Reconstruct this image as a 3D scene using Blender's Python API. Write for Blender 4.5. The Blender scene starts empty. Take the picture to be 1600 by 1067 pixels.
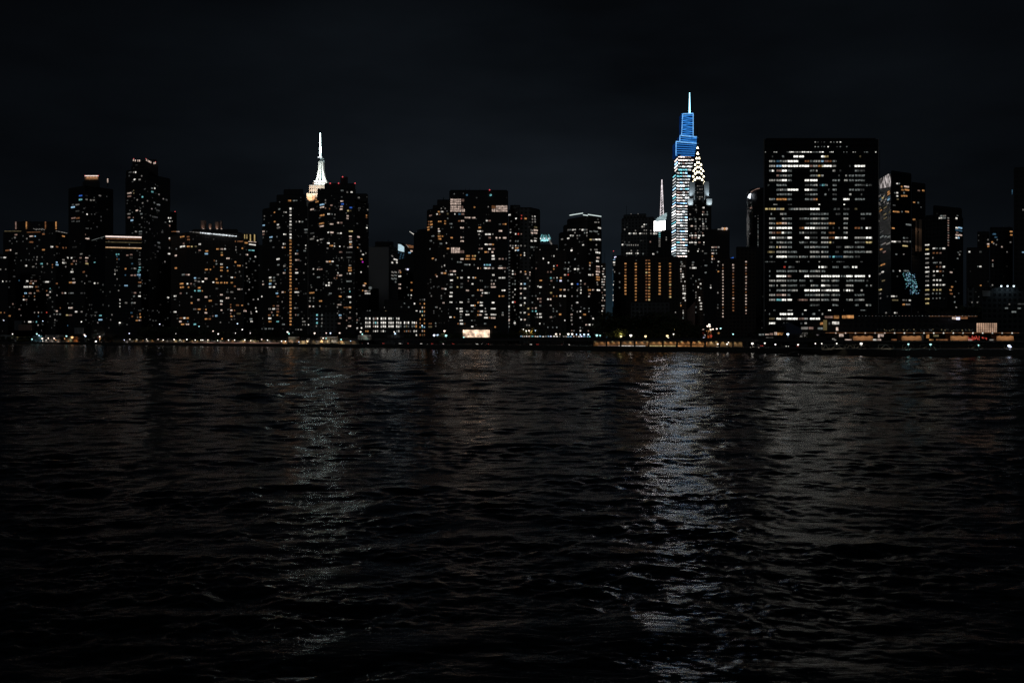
import bpy, bmesh, math, random
import numpy as np
from mathutils import Vector, Matrix
random.seed(7)
R = math.radians
sc = bpy.context.scene
COL = sc.collection

# ------------------------------------------------------------------ camera
H = 7.5          # eye height above the water, metres
F = 1600.0       # focal length in photograph pixels
HY = 528.0       # horizon row of the photograph
cam = bpy.data.cameras.new('camera')
cam.sensor_width = 36; cam.lens = 36; cam.shift_y = -(533.5 - HY) / 1600.0
cam.clip_start = 0.5; cam.clip_end = 20000
cam_o = bpy.data.objects.new('camera', cam); COL.objects.link(cam_o)
cam_o.location = (0, 0, H); cam_o.rotation_euler = (R(90), 0, 0)
sc.camera = cam_o

# ------------------------------------------------------------------ world: night sky with the glow of the city in it
w = bpy.data.worlds.new('World'); sc.world = w; w.use_nodes = True
nt = w.node_tree; nt.nodes.clear()
def N(t, kind, **kw):
    n = t.nodes.new(kind)
    for k, v in kw.items(): setattr(n, k, v)
    return n
def math_(t, op, a, b=None, clamp=False):
    n = N(t, 'ShaderNodeMath', operation=op, use_clamp=clamp)
    for i, v in enumerate((a, b)):
        if v is None: continue
        if isinstance(v, (int, float)): n.inputs[i].default_value = v
        else: t.links.new(v, n.inputs[i])
    return n.outputs[0]
out = N(nt, 'ShaderNodeOutputWorld')
sky = N(nt, 'ShaderNodeTexSky', sky_type='NISHITA', sun_disc=False)
sky.sun_elevation = R(-6); sky.sun_rotation = R(200)
bg1 = N(nt, 'ShaderNodeBackground'); bg1.inputs[1].default_value = 0.004
nt.links.new(sky.outputs[0], bg1.inputs[0])
tc = N(nt, 'ShaderNodeTexCoord'); sep = N(nt, 'ShaderNodeSeparateXYZ')
nt.links.new(tc.outputs['Generated'], sep.inputs[0])
x_, y_, z_ = sep.outputs
az = math_(nt, 'ARCTAN2', x_, y_)
def bell(v, centre, width):
    d = math_(nt, 'SUBTRACT', v, centre); d = math_(nt, 'DIVIDE', d, width)
    d = math_(nt, 'MULTIPLY', d, d); d = math_(nt, 'MULTIPLY', d, -1.0)
    return math_(nt, 'EXPONENT', d)
glow = math_(nt, 'MULTIPLY', bell(az, 0.03, 0.42), bell(z_, 0.12, 0.19))
low = math_(nt, 'MULTIPLY', bell(az, 0.098, 0.06), bell(z_, 0.0, 0.055))
ns = N(nt, 'ShaderNodeTexNoise'); ns.inputs['Scale'].default_value = 3.0; ns.inputs['Detail'].default_value = 4
mp = N(nt, 'ShaderNodeMapping'); mp.inputs['Scale'].default_value = (1, 1, 3.2)
nt.links.new(tc.outputs['Generated'], mp.inputs[0]); nt.links.new(mp.outputs[0], ns.inputs[0])
cl = math_(nt, 'MULTIPLY_ADD', ns.outputs[0], 2.4); nt.nodes[-1].inputs[2].default_value = -0.2
g1 = math_(nt, 'MULTIPLY', math_(nt, 'ADD', math_(nt, 'MULTIPLY', glow, 0.0072), 0.0015), cl)
c1 = N(nt, 'ShaderNodeBackground'); c1.inputs[0].default_value = (0.62, 0.84, 1.15, 1); nt.links.new(g1, c1.inputs[1])
c2 = N(nt, 'ShaderNodeBackground'); c2.inputs[0].default_value = (0.25, 0.85, 1.25, 1)
nt.links.new(math_(nt, 'MULTIPLY', low, 0.015), c2.inputs[1])
a1 = N(nt, 'ShaderNodeAddShader'); a2 = N(nt, 'ShaderNodeAddShader')
nt.links.new(bg1.outputs[0], a1.inputs[0]); nt.links.new(c1.outputs[0], a1.inputs[1])
nt.links.new(a1.outputs[0], a2.inputs[0]); nt.links.new(c2.outputs[0], a2.inputs[1])
nt.links.new(a2.outputs[0], out.inputs[0])

# weak sun lamp from the camera side, added to lift the dark walls
sun = bpy.data.lights.new('fill_sun', 'SUN'); sun.energy = 0.07; sun.angle = R(10); sun.color = (0.9, 0.95, 1.0)
so = bpy.data.objects.new('fill_sun', sun); COL.objects.link(so); so.rotation_euler = (R(58), 0, R(-20))

sc.view_settings.view_transform = 'Standard'; sc.view_settings.look = 'None'
sc.view_settings.exposure = 0; sc.view_settings.gamma = 1; sc.view_settings.use_curve_mapping = False
sc.cycles.use_denoising = True; sc.cycles.denoising_prefilter = 'NONE'
sc.cycles.max_bounces = 4; sc.cycles.diffuse_bounces = 1; sc.cycles.glossy_bounces = 3
sc.cycles.sample_clamp_indirect = 40.0

# ------------------------------------------------------------------ helpers
def at(px, py, Z): return Vector(((px - 800) / F * Z, Z, H + (HY - py) / F * Z))
def pz(py, Z): return H + (HY - py) / F * Z
def px_x(px, Z): return (px - 800) / F * Z
def principled(name, col, rough=0.7, metal=0.0, noise=0.25, scale=0.4):
    m = bpy.data.materials.new(name); m.use_nodes = True; t = m.node_tree
    b = t.nodes['Principled BSDF']; b.inputs['Roughness'].default_value = rough; b.inputs['Metallic'].default_value = metal
    n = N(t, 'ShaderNodeTexNoise'); n.inputs['Scale'].default_value = scale; n.inputs['Detail'].default_value = 5
    g = N(t, 'ShaderNodeNewGeometry'); t.links.new(g.outputs['Position'], n.inputs[0])
    mx = N(t, 'ShaderNodeMix', data_type='RGBA'); t.links.new(n.outputs[0], mx.inputs[0])
    mx.inputs[6].default_value = (*[c * (1 - noise) for c in col], 1); mx.inputs[7].default_value = (*[min(1, c * (1 + noise)) for c in col], 1)
    t.links.new(mx.outputs[2], b.inputs['Base Color'])
    return m
def facade(name, wall, bay=3.4, floor=3.3, glass=0.55, rough=0.8, seed=0.0):
    """masonry or metal wall with a regular grid of dark unlit panes, laid out along the UV map in metres"""
    m = bpy.data.materials.new(name); m.use_nodes = True; t = m.node_tree; b = t.nodes['Principled BSDF']
    uv = N(t, 'ShaderNodeUVMap'); s = N(t, 'ShaderNodeSeparateXYZ'); t.links.new(uv.outputs[0], s.inputs[0])
    u = math_(t, 'FRACT', math_(t, 'DIVIDE', s.outputs[0], bay)); v = math_(t, 'FRACT', math_(t, 'DIVIDE', s.outputs[1], floor))
    mu = math_(t, 'LESS_THAN', math_(t, 'ABSOLUTE', math_(t, 'SUBTRACT', u, 0.5)), glass / 2)
    mv = math_(t, 'LESS_THAN', math_(t, 'ABSOLUTE', math_(t, 'SUBTRACT', v, 0.55)), 0.27)
    pane = math_(t, 'MULTIPLY', mu, mv)
    n = N(t, 'ShaderNodeTexNoise'); n.inputs['Scale'].default_value = 0.12; n.inputs['Detail'].default_value = 6
    g = N(t, 'ShaderNodeNewGeometry'); t.links.new(g.outputs['Position'], n.inputs[0])
    mx = N(t, 'ShaderNodeMix', data_type='RGBA'); t.links.new(n.outputs[0], mx.inputs[0])
    mx.inputs[6].default_value = (*[c * 0.7 for c in wall], 1); mx.inputs[7].default_value = (*[c * 1.3 for c in wall], 1)
    m2 = N(t, 'ShaderNodeMix', data_type='RGBA'); t.links.new(pane, m2.inputs[0]); t.links.new(mx.outputs[2], m2.inputs[6])
    m2.inputs[7].default_value = (0.006, 0.008, 0.010, 1); t.links.new(m2.outputs[2], b.inputs['Base Color'])
    r = math_(t, 'MULTIPLY_ADD', pane, 0.38 - rough); t.nodes[-1].inputs[2].default_value = rough
    t.links.new(r, b.inputs['Roughness'])
    return m
def glowing(name, col, strength, var=0.9, scale=0.55, sample=False, vfloor=0.35):
    """light given off by a lit room or lamp; the rooms differ from each other"""
    m = bpy.data.materials.new(name); m.use_nodes = True; t = m.node_tree; t.nodes.clear()
    o = N(t, 'ShaderNodeOutputMaterial'); e = N(t, 'ShaderNodeEmission'); e.inputs[0].default_value = (*col, 1)
    if var > 0:
        n = N(t, 'ShaderNodeTexNoise'); n.inputs['Scale'].default_value = scale; n.inputs['Detail'].default_value = 2
        g = N(t, 'ShaderNodeNewGeometry'); t.links.new(g.outputs['Position'], n.inputs[0])
        k = math_(t, 'MULTIPLY_ADD', math_(t, 'SUBTRACT', n.outputs[0], 0.5), 4.0 * var); t.nodes[-1].inputs[2].default_value = 1.0
        k = math_(t, 'MAXIMUM', k, vfloor)
        t.links.new(math_(t, 'MULTIPLY', k, strength), e.inputs[1])
    else: e.inputs[1].default_value = strength
    t.links.new(e.outputs[0], o.inputs[0])
    if not sample: m.cycles.emission_sampling = 'NONE'
    return m

G = {
 'W': glowing('window_white', (1, .95, .87), .7, 1.0), 'w': glowing('window_soft_white', (1, .93, .85), .15, 1.0),
 'v': glowing('window_office', (.86, .95, .92), .125, 1.2, 1.1, vfloor=.12), 'g': glowing('window_grey', (.9, .93, .9), .04, .9),
 'd': glowing('window_faint', (.9, .9, .85), .012, .9), 'P': glowing('window_warm', (1, .76, .64), .48, 1.0),
 'p': glowing('window_rose', (1, .62, .5), .17, .8), 'O': glowing('window_amber', (1, .46, .16), .38, 1.0),
 'o': glowing('window_brown', (1, .42, .18), .14, .8), 'Y': glowing('window_yellow', (1, .78, .36), .42, .8),
 'y': glowing('window_dull_yellow', (1, .8, .42), .09, .8), 'B': glowing('window_pale_blue', (.42, .72, 1), .6, .7),
 'b': glowing('window_dull_blue', (.2, .5, .8), .13, .8), 'C': glowing('window_cyan', (.3, .85, .9), .42, .9),
 'U': glowing('window_deep_blue', (.06, .22, .95), .45, .6), 'R': glowing('window_red', (1, .12, .08), .4, .5),
 'M': glowing('window_magenta', (.9, .05, .8), .5, 0), 'L': glowing('window_lilac', (.75, .75, 1), 1.3, .4),
}
for k_, q_ in (('W', 3.6), ('w', .9), ('B', 2.6), ('P', 2.2), ('p', .45), ('C', 1.2), ('R', .8), ('g', .2), ('v', .5)):
    c_ = G[k_].node_tree.nodes['Emission'].inputs[0].default_value[:3]; G['1' + k_] = glowing('tower_' + G[k_].name, tuple(a * b for a, b in zip(c_, (.9, .98, 1.08))), q_, .8)
for k_, q_ in (('W', 1.3), ('w', .27)):
    G['2' + k_] = glowing('slab_' + G[k_].name, (.98, .96, .88), q_, .7, 1.3)
STEEL = principled('dark_steel', (.03, .032, .035), .5, .6)
CONC = principled('concrete', (.09, .09, .09), .85)
ROOF = principled('roof_felt', (.02, .02, .022), .9)
F_ = {
 'brick': facade('brick_wall', (.055, .045, .04)), 'dark': facade('dark_wall', (.032, .034, .036), 3.0, 3.1),
 'pale': facade('pale_wall', (.28, .28, .28), 3.2, 3.1, .4), 'grey': facade('grey_wall', (.13, .14, .145), 3.6, 3.4, .5),
 'glass': facade('glass_wall', (.02, .024, .028), 1.6, 3.9, .9, .35), 'blank': principled('blank_wall', (.3, .3, .3), .9, 0, .12, .05),
 'tan': facade('tan_wall', (.16, .11, .08), 3.0, 3.2, .45),
}

def setp(o, label=None, cat=None, group=None, kind=None):
    if label: o['label'] = label
    if cat: o['category'] = cat
    if group: o['group'] = group
    if kind: o['kind'] = kind
    return o
def link_mesh(name, me, parent=None, loc=None):
    o = bpy.data.objects.new(name, me); COL.objects.link(o)
    if parent is not None: o.parent = parent
    if loc is not None: o.location = loc
    return o
def empty(name, loc, label, cat, group=None):
    o = bpy.data.objects.new(name, None); COL.objects.link(o); o.location = loc; o.empty_display_size = 2
    return setp(o, label, cat, group)
class MB:
    """collects shapes in world metres and links them as ONE mesh object"""
    def __init__(s): s.v = []; s.f = []; s.uv = []
    def face(s, pts, uv=None):
        i = len(s.v); s.v += [tuple(p) for p in pts]; s.f.append(tuple(range(i, i + len(pts))))
        s.uv.append(uv or [(p[0], p[2]) for p in pts]); return s
    def box(s, x0, x1, y0, y1, z0, z1):
        a = [(x0, y0), (x1, y0), (x1, y1), (x0, y1)]; return s.prism(a, z0, z1)
    def prism(s, pl, z0, z1, zt=None):
        n = len(pl); u = 0
        tops = zt or [z1] * n
        for i in range(n):
            j = (i + 1) % n; a, b = pl[i], pl[j]; L = math.hypot(b[0] - a[0], b[1] - a[1])
            s.face([(a[0], a[1], z0), (b[0], b[1], z0), (b[0], b[1], tops[j]), (a[0], a[1], tops[i])],
                   [(u, z0), (u + L, z0), (u + L, tops[j]), (u, tops[i])]); u += L
        s.face([(p[0], p[1], tops[i]) for i, p in enumerate(pl)]); s.face([(p[0], p[1], z0) for p in reversed(pl)])
        return s
    def bar(s, a, b, t, t2=None):
        a = Vector(a); b = Vector(b); d = (b - a); L = d.length
        if L < 1e-6: return s
        d.normalize(); up = Vector((0, 0, 1)) if abs(d.z) < .95 else Vector((1, 0, 0))
        e = d.cross(up).normalized() * (t2 or t) / 2; g = e.cross(d).normalized() * t / 2
        c = [a + e + g, a - e + g, a - e - g, a + e - g]; k = [p + (b - a) for p in c]
        for i in range(4): s.face([c[i], c[(i + 1) % 4], k[(i + 1) % 4], k[i]])
        s.face(c[::-1]); s.face(k); return s
    def lathe(s, cx, cy, prof, n=12, sq=1.0):
        for (r0, z0), (r1, z1) in zip(prof, prof[1:]):
            for i in range(n):
                a, b = 2 * math.pi * i / n, 2 * math.pi * (i + 1) / n
                P = [(cx + r0 * math.cos(a), cy + r0 * math.sin(a), z0), (cx + r0 * math.cos(b), cy + r0 * math.sin(b), z0),
                     (cx + r1 * math.cos(b), cy + r1 * math.sin(b), z1), (cx + r1 * math.cos(a), cy + r1 * math.sin(a), z1)]
                s.face(P)
        return s
    def build(s, name, mat, parent=None, kind=None, label=None):
        off = parent.location if parent is not None and parent.type == 'EMPTY' else Vector((0, 0, 0))
        if parent is not None and parent.parent is not None: off = parent.parent.location + parent.location
        me = bpy.data.meshes.new(name); me.from_pydata([tuple(Vector(p) - off) for p in s.v], [], s.f)
        l = me.uv_layers.new(name='UVMap'); flat = [c for f in s.uv for p in f for c in p]; l.data.foreach_set('uv', flat)
        me.materials.append(mat); me.validate(); o = link_mesh(name, me, parent)
        if kind: o['kind'] = kind
        if label: o['label'] = label
        return o

# ------------------------------------------------------------------ buildings
GZ = 2.4
BLD = []
class Bld: pass
def building(name, label, cat, tiers, wall='dark', depth=28, fill=0.04, fpx=None, base=GZ, group=None, pw=4, ph=2.35, skew=1.0):
    """tiers: (polyline of (photo x, distance), photo y of its top[, photo y of each point's top]); every tier stands on the one before"""
    b = Bld(); b.tiers = []; b.win = []; b.fill = fill; b.pw = pw; b.ph = ph
    P0 = tiers[0][0]; c = sum(px_x(p, z) for p, z in P0) / len(P0); zz = min(z for _, z in P0)
    b.root = empty(name, (c, zz + depth / 2, base), label, cat, group)
    m = MB(); r = MB(); z0 = base; k = 0
    for t in tiers:
        pl, yt = t[0], t[1]; Zm = min(z for _, z in pl); z1 = pz(yt, Zm)
        lo = base
        for q in b.tiers:                                   # the tier under this one
            if q['x0'] - 1 <= pl[0][0] and pl[-1][0] <= q['x1'] + 1 and q['z1'] < z1: lo = max(lo, q['z1'])
        w_ = [(px_x(p, z), z) for p, z in pl]
        dd = depth - 2 * k; sk = skew * dd * (pl[0][0] + pl[-1][0] - 1600) / 2 / F
        back = [(w_[-1][0] + sk + (0 if k == 0 else -.4), w_[-1][1] + dd), (w_[0][0] + sk + (0 if k == 0 else .4), w_[0][1] + dd)]
        zt = None
        if len(t) > 2: zt = [pz(y, z) for y, (_, z) in zip(t[2], pl)]; zt += [zt[-1], zt[0]]
        m.prism(w_ + back, lo - (0.0 if lo == base else .0), z1, zt)
        if zt is None:
            xs = [p[0] for p in w_ + back]; ys = [p[1] for p in w_ + back]
            cx, cy = sum(xs) / len(xs), sum(ys) / len(ys)
            ins = [((p[0] - cx) * .96 + cx, (p[1] - cy) * .96 + cy) for p in w_ + back]
            r.prism(ins, z1 + .02, z1 + 0.9)
        b.tiers.append(dict(pl=pl, w=w_, z0=lo, z1=z1, x0=pl[0][0], x1=pl[-1][0])); k += 1
    m.build('wall', F_[wall] if isinstance(wall, str) else wall, b.root)
    q = b.tiers[-1]; wid = q['x1'] - q['x0']
    if wid > 9 and len(tiers[-1]) == 2 and name not in ('office_slab', 'art_deco_skyscraper', 'glass_supertall', 'crown_spire_tower', 'conference_building'):
        rr = random.Random(len(BLD))
        for i in range(1 + int(wid / 18)):
            pr_ = MB(); a_ = q['x0'] + wid * rr.uniform(.1, .75); e_ = a_ + wid * rr.uniform(.05, .16) + 1.2; t_ = rr.uniform(.8, 2.3)
            Zq = max(z for _, z in q['pl']) + 4; pr_.box(px_x(a_, Zq), px_x(e_, Zq), Zq, Zq + 5, q['z1'], q['z1'] + t_ * Zq / F)
            pr_.build('plant_room', F_['grey'], b.root)
            if rr.random() < .5: pr_ = MB(); pr_.bar((px_x(e_ + 1, Zq), Zq, q['z1']), (px_x(e_ + 1, Zq), Zq, q['z1'] + (t_ + 2.5) * Zq / F), .3); pr_.build('mast', STEEL, b.root)
    if r.f: r.build('roof', ROOF, b.root)
    b.name = name; b.loc = b.root.location.copy()
    BLD.append(b); return b
def hit_tier(t, px, py=None):
    s = (px - 800) / F
    for (a, b) in zip(t['w'], t['w'][1:]):
        sa, sb = a[0] / a[1], b[0] / b[1]
        if min(sa, sb) - 1e-9 <= s <= max(sa, sb) + 1e-9 and abs(sb - sa) > 1e-9:
            # a + k(b-a) with x = s*y
            k = (s * a[1] - a[0]) / ((b[0] - a[0]) - s * (b[1] - a[1])); k = min(1, max(0, k))
            return a[1] + k * (b[1] - a[1]), (a, b)
    return None
def find(px, py):
    best = None
    for b in BLD:
        for t in b.tiers:
            h = hit_tier(t, px)
            if h is None: continue
            z = pz(py, h[0])
            if t['z0'] <= z <= t['z1'] and (best is None or h[0] < best[2]): best = (b, t, h[0], h[1])
    return best
UNIT = {}
def unit(c, mat):
    if c not in UNIT:
        me = bpy.data.meshes.new('window_pane')
        v = [(x, y, z) for x in (-.5, .5) for y in (-.5, .5) for z in (-.5, .5)]
        f = [(0, 1, 5, 4), (4, 5, 7, 6), (6, 7, 3, 2), (2, 3, 1, 0), (0, 4, 6, 2), (1, 3, 7, 5)]
        me.from_pydata(v, [], f); me.materials.append(mat); UNIT[c] = me
    return UNIT[c]
MISS = []
def add_win(x0, x1, y, h, c, only=None):
    cx = (x0 + x1) / 2
    r = find(cx, y) if only is None else None
    if only is not None:
        for t in only.tiers:
            q = hit_tier(t, cx)
            if q and t['z0'] <= pz(y, q[0]) <= t['z1']: r = (only, t, q[0], q[1])
    if r is None: MISS.append((round(cx), round(y))); return False
    b, t, Z, (a, e) = r
    xa, xb = a[0] / a[1] * F + 800, e[0] / e[1] * F + 800
    x0 = max(x0, min(xa, xb) + .15); x1 = min(x1, max(xa, xb) - .15)
    if x1 - x0 < .5: return False
    for (u0, u1, v, vh, *_q) in b.win:
        if x0 < u1 and x1 > u0 and abs(y - v) < (h + vh) / 2: return False
    if b is not globals().get('b24'):
        k = 1 - random.random() * .22; m_ = (x0 + x1) / 2; x0, x1 = m_ + (x0 - m_) * k, m_ + (x1 - m_) * k; h *= random.uniform(.78, 1.0)
    b.win.append((x0, x1, y, h, c, t, a, e)); return True
def flush_windows(b):
    ws = sorted(b.win, key=lambda q: -(q[1] - q[0]) * q[3] * (0.05 if q[4] in 'dg' else 1))
    rest = {}
    for i, (x0, x1, y, h, c, t, a, e) in enumerate(ws):
        one = dict(w=[a, e]); Z0 = hit_tier(one, x0)[0]; Z1 = hit_tier(one, x1)[0]; Zc = hit_tier(one, (x0 + x1) / 2)[0]
        A = Vector((px_x(x0, Z0), Z0, 0)); B = Vector((px_x(x1, Z1), Z1, 0)); d = B - A; W = d.length; d.normalize()
        n = Vector((d.y, -d.x, 0)); Cc = (A + B) / 2; Cc.z = pz(y, Zc); hh = h * Zc / F
        Cc += n * 0.12
        M = Matrix.Translation(Cc - b.loc) @ Matrix((( d.x, -n.x, 0, 0), (d.y, -n.y, 0, 0), (0, 0, 1, 0), (0, 0, 0, 1))) @ Matrix.Diagonal((W, .3, hh, 1))
        if i < 99 and not (c == 'd'):
            o = bpy.data.objects.new('window', unit(c, G[c])); COL.objects.link(o); o.parent = b.root; o.matrix_local = M
        else: rest.setdefault(c, []).append(M)
    if rest:
        vs = []; fs = []; mi = []; mats = []
        uv = [Vector((x, y, z)) for x in (-.5, .5) for y in (-.5, .5) for z in (-.5, .5)]
        uf = [(0, 1, 5, 4), (4, 5, 7, 6), (6, 7, 3, 2), (2, 3, 1, 0), (0, 4, 6, 2), (1, 3, 7, 5)]
        for c, ms in rest.items():
            mats.append(G[c])
            for M in ms:
                k = len(vs); vs += [tuple(M @ p) for p in uv]; fs += [tuple(k + q for q in f) for f in uf]; mi += [len(mats) - 1] * 6
        me = bpy.data.meshes.new('windows'); me.from_pydata(vs, [], fs)
        for m_ in mats: me.materials.append(m_)
        me.polygons.foreach_set('material_index', mi)
        o = link_mesh('windows', me, b.root); o['kind'] = 'stuff'

def strip(px0, py0, px1, py1, Z, t, mat, parent, name='light_strip', dz=.4, kind=None):
    m = MB(); m.bar(at(px0, py0, Z), at(px1, py1, Z), t * Z / F, dz); return m.build(name, mat, parent, kind)
def panel(x0, y0, x1, y1, Z, mat, parent, name, thick=.3):
    m = MB(); m.box(px_x(x0, Z), px_x(x1, Z), Z - thick, Z, pz(y1, Z), pz(y0, Z)); return m.build(name, mat, parent)
BEACON = glowing('red_beacon', (1, .12, .14), .8, 0)
def beacon(px, py, Z, parent, mat=None, r=.55, name='beacon'):
    p = at(px, py, Z); m = MB(); m.lathe(p.x, p.y, [(.05, p.z - r), (r, p.z - r * .5), (r, p.z + r * .5), (.05, p.z + r)], 8)
    return m.build(name, mat or BEACON, parent)
def mast(px, y0, y1, Z, parent, t=.7, name='mast'):
    m = MB(); m.bar(at(px, y0, Z), at(px, y1, Z), t * Z / F); return m.build(name, STEEL, parent)
def lamp_light(loc, power, col, r=.4, spot=None, aim=None, blend=.5, name='floodlight'):
    if spot is None: spot, aim, blend = 136, Vector(loc) + Vector((0, .25, -1)), .4      # shaded fitting that throws its light downward
    l = bpy.data.lights.new(name, 'SPOT' if spot else 'POINT'); l.energy = power; l.color = col; l.shadow_soft_size = r
    if spot: l.spot_size = R(spot); l.spot_blend = blend
    o = bpy.data.objects.new(name, l); COL.objects.link(o); o.location = loc
    if aim is not None: o.rotation_euler = (Vector(aim) - Vector(loc)).to_track_quat('-Z', 'Y').to_euler()
    return o

# ================================================================== buildings, left to right in the photograph
T = 'tower'; A_ = 'apartment block'
WARM = glowing('warm_strip', (1, .8, .72), 1.1, .5, 1.2); AMB = glowing('amber_strip', (1, .56, .22), .5, .5, .3)
CROWNW = glowing('white_strip', (.9, .96, 1), 1.0, .8, .8); PALEB = glowing('pale_blue_strip', (.62, .85, .95), .75, .2)

b0 = building('apartment_building', 'low dark apartment block at the far left edge with a few white windows', A_,
    [([(-30, 1400), (12, 1395), (24, 1405)], 398)], 'dark', 24, fill=.02)
b1 = building('apartment_building', 'wide dark apartment slab at far left with four amber fins on its roof', A_,
    [([(5, 1480), (32, 1460), (87, 1460), (107, 1500)], 361), ([(23, 1468), (90, 1468)], 347.5)], 'dark', 30, fill=.05)
for x, c in ((24.7, 'p'), (41.2, 'O'), (71, 'o'), (87.5, 'O')): strip(x, 346.5, x, 358, 1466.5, 1.7, G[c], b1.root, 'roof_fin')
for s in ((7, 361.4, 33, 361.4, 'y'), (42, 363.2, 63, 362.7, 'o'), (87, 361, 105, 364.6, 'w')): strip(*s[:4], 1458.5, .9, G[s[4]], b1.root, 'roof_light')
for k in range(4): strip(52 + k * 4.2, 357.2, 57.5 + k * 4.2, 359.6, 1458.3, .8, G['w'], b1.root, 'roof_light')
b2 = building('residential_tower', 'tall dark tower with an amber lit box crown left of the tallest left tower', T,
    [([(107, 1420), (133, 1395), (177, 1430)], 291), ([(129, 1404), (156, 1404)], 285), ([(132, 1408), (154, 1408)], 275.5)], 'dark', 30, fill=.03)
cg = panel(132.5, 275.7, 153.5, 281, 1407.6, principled('crown_stone', (.5, .34, .22), .9), b2.root, 'crown')
m = MB(); m.bar(at(132.5, 275, 1407), at(153.5, 275, 1407), 1.0); m.build('cornice_light', WARM, b2.root)
p = at(143, 274.9, 1405.5)
for q_ in (-6, -2, 2, 6): lamp_light(p + Vector((q_, 0, 0)), 420, (1, .66, .42), .3, 110, p + Vector((q_, 1.5, -5)), .9)
strip(168.3, 279.5, 168.3, 285.5, 1413, 1.7, G['P'], b2.root, 'roof_fin'); mast(168.3, 292, 280, 1416, b2.root, 1.2)
beacon(132.5, 274.6, 1406, b2.root); beacon(153.8, 274.8, 1406, b2.root)
b3 = building('apartment_building', 'lower block with a white and amber banded crown below the tallest left tower', A_,
    [([(143, 1190), (164, 1152)], 380, [380, 372]), ([(164.1, 1150), (221, 1150)], 368)], 'glass', 30, fill=.05)
strip(165, 369.5, 221, 371, 1149.4, 2.0, WARM, b3.root); strip(165, 373, 221, 374, 1149.4, 1.4, G['o'], b3.root)
strip(165, 378.2, 221, 379.5, 1149.4, 1.0, G['y'], b3.root); strip(165, 386.5, 221, 388, 1149.4, 1.6, AMB, b3.root)
strip(165, 386.3, 221, 387.6, 1149.0, .5, G['P'], b3.root)
strip(143.3, 375.8, 163.5, 369.6, 1150, .6, G['v'], b3.root, 'roof_rail')
for x in (155.5, 157): mast(x, 372, 366, 1160, b3.root, .7)
b4 = building('residential_tower', 'tallest left tower, dark, with small warm uplights along its stepped roof', T,
    [([(196, 1250), (232, 1225), (266, 1262)], 273), ([(197, 1254), (233, 1231)], 263), ([(205, 1256), (247, 1240)], 257), ([(207, 1258), (245, 1246)], 250)], 'dark', 32, fill=.05)
for x, y in ((208.5, 249.5), (211.5, 250.5), (215.5, 250.5), (218, 250.5), (229, 249.5), (231.5, 251), (233.5, 252), (235.5, 253), (240.5, 254.5), (242.5, 254)):
    strip(x, y - .5, x, y + 2.2, 1238, 1.5, G['P'], b4.root, 'roof_uplight')
for x, y in ((209, 248.3), (228, 248.3), (243, 253.2)): beacon(x, y, 1238, b4.root, r=.45)
b4b = building('residential_tower', 'narrow dark tower behind the tallest left tower with one red roof beacon', T, [([(262, 1340), (276, 1345)], 332)], 'dark', 20, fill=.03)
beacon(273.5, 331, 1338, b4b.root)
b5 = building('apartment_building', 'broad dark block with a white dashed light row below its roof and uplit rooftop drums', A_,
    [([(267, 1130), (290, 1100), (380, 1100)], 364.5), ([(300, 1108), (372, 1108)], 359.5)], 'brick', 30, fill=.05)
drum = principled('drum_plaster', (.5, .36, .3), .9)
for x0, x1, yt in ((313.5, 322, 345), (326, 331.5, 350), (336, 343, 347), (344.5, 347.5, 345.5)):
    Zd = 1118; cx = px_x((x0 + x1) / 2, Zd); r0 = (x1 - x0) / 2 * Zd / F; m = MB(); m.lathe(cx, Zd, [(r0, pz(360, Zd)), (r0, pz(yt, Zd)), (.1, pz(yt, Zd))], 20); m.build('roof_drum', drum, b5.root)
    lamp_light((cx, Zd - r0 - 1.4, pz(359.5, Zd)), 260 * (1.3 if x0 < 320 else 1), (1, .66, .5), .3, 70, (cx, Zd - r0 + .4, pz(350, Zd)))
    beacon((x0 + x1) / 2, 358.2, Zd - r0 - 2, b5.root, G['P'], .8, 'uplight')
random.seed(3)
for k in range(40):
    x = 296 + k * 1.85
    strip(x, 362.2 + k * .18, x + random.uniform(.8, 1.6), 362.4 + k * .18, 1097, random.uniform(1.0, 2.4) * min(1, .4 + k / 14), CROWNW if k > 8 else G['w'], b5.root, 'cornice_light')
for x in (268, 271, 273.5, 276, 278.5): strip(x, 361.8, x + 1.8, 362.2, 1096, 1.3, G['o'] if x < 275 else G['P'], b5.root, 'cornice_light')
b5r = building('apartment_building', 'block with a glowing yellow panelled crown right of the dashed white roof row', A_,
    [([(380.3, 1085), (404, 1100)], 377), ([(380.3, 1085), (401, 1100)], 366)], 'glass', 30, fill=.06)
yel = glowing('crown_screen', (1, .72, .3), .42, .5, .25)
for x0, x1 in ((380.6, 384), (384.6, 387), (388.6, 393.8), (394.8, 400.6)):
    m = MB(); m.bar(at((x0 + x1) / 2, 366.5, 1083), at((x0 + x1) / 2, 377 if x0 > 388 else 373, 1083), .3, (x1 - x0) * 1083 / F); m.build('crown_panel', yel, b5r.root)
strip(388, 377.6, 400.5, 378.6, 1082.6, 1.2, G['P'], b5r.root); strip(389, 381.7, 399.5, 383.2, 1082.6, 1.6, G['W'], b5r.root); strip(388.4, 391, 397.5, 391.6, 1082.6, 1.7, G['C'], b5r.root)
b5b = building('residential_tower', 'unlit dark tower standing back in the gap left of the amber line tower', T, [([(398, 1300), (415, 1300)], 384)], 'dark', 24, fill=.03)
b6 = building('residential_tower', 'stepped dark tower with one long vertical line of windows turning white to amber', T,
    [([(410, 1040), (440, 1010), (481, 1015)], 322), ([(421, 1032), (479, 1021)], 315), ([(432, 1028), (477, 1024)], 305), ([(443, 1028), (474, 1026)], 297)], 'dark', 34, fill=.05)
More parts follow.
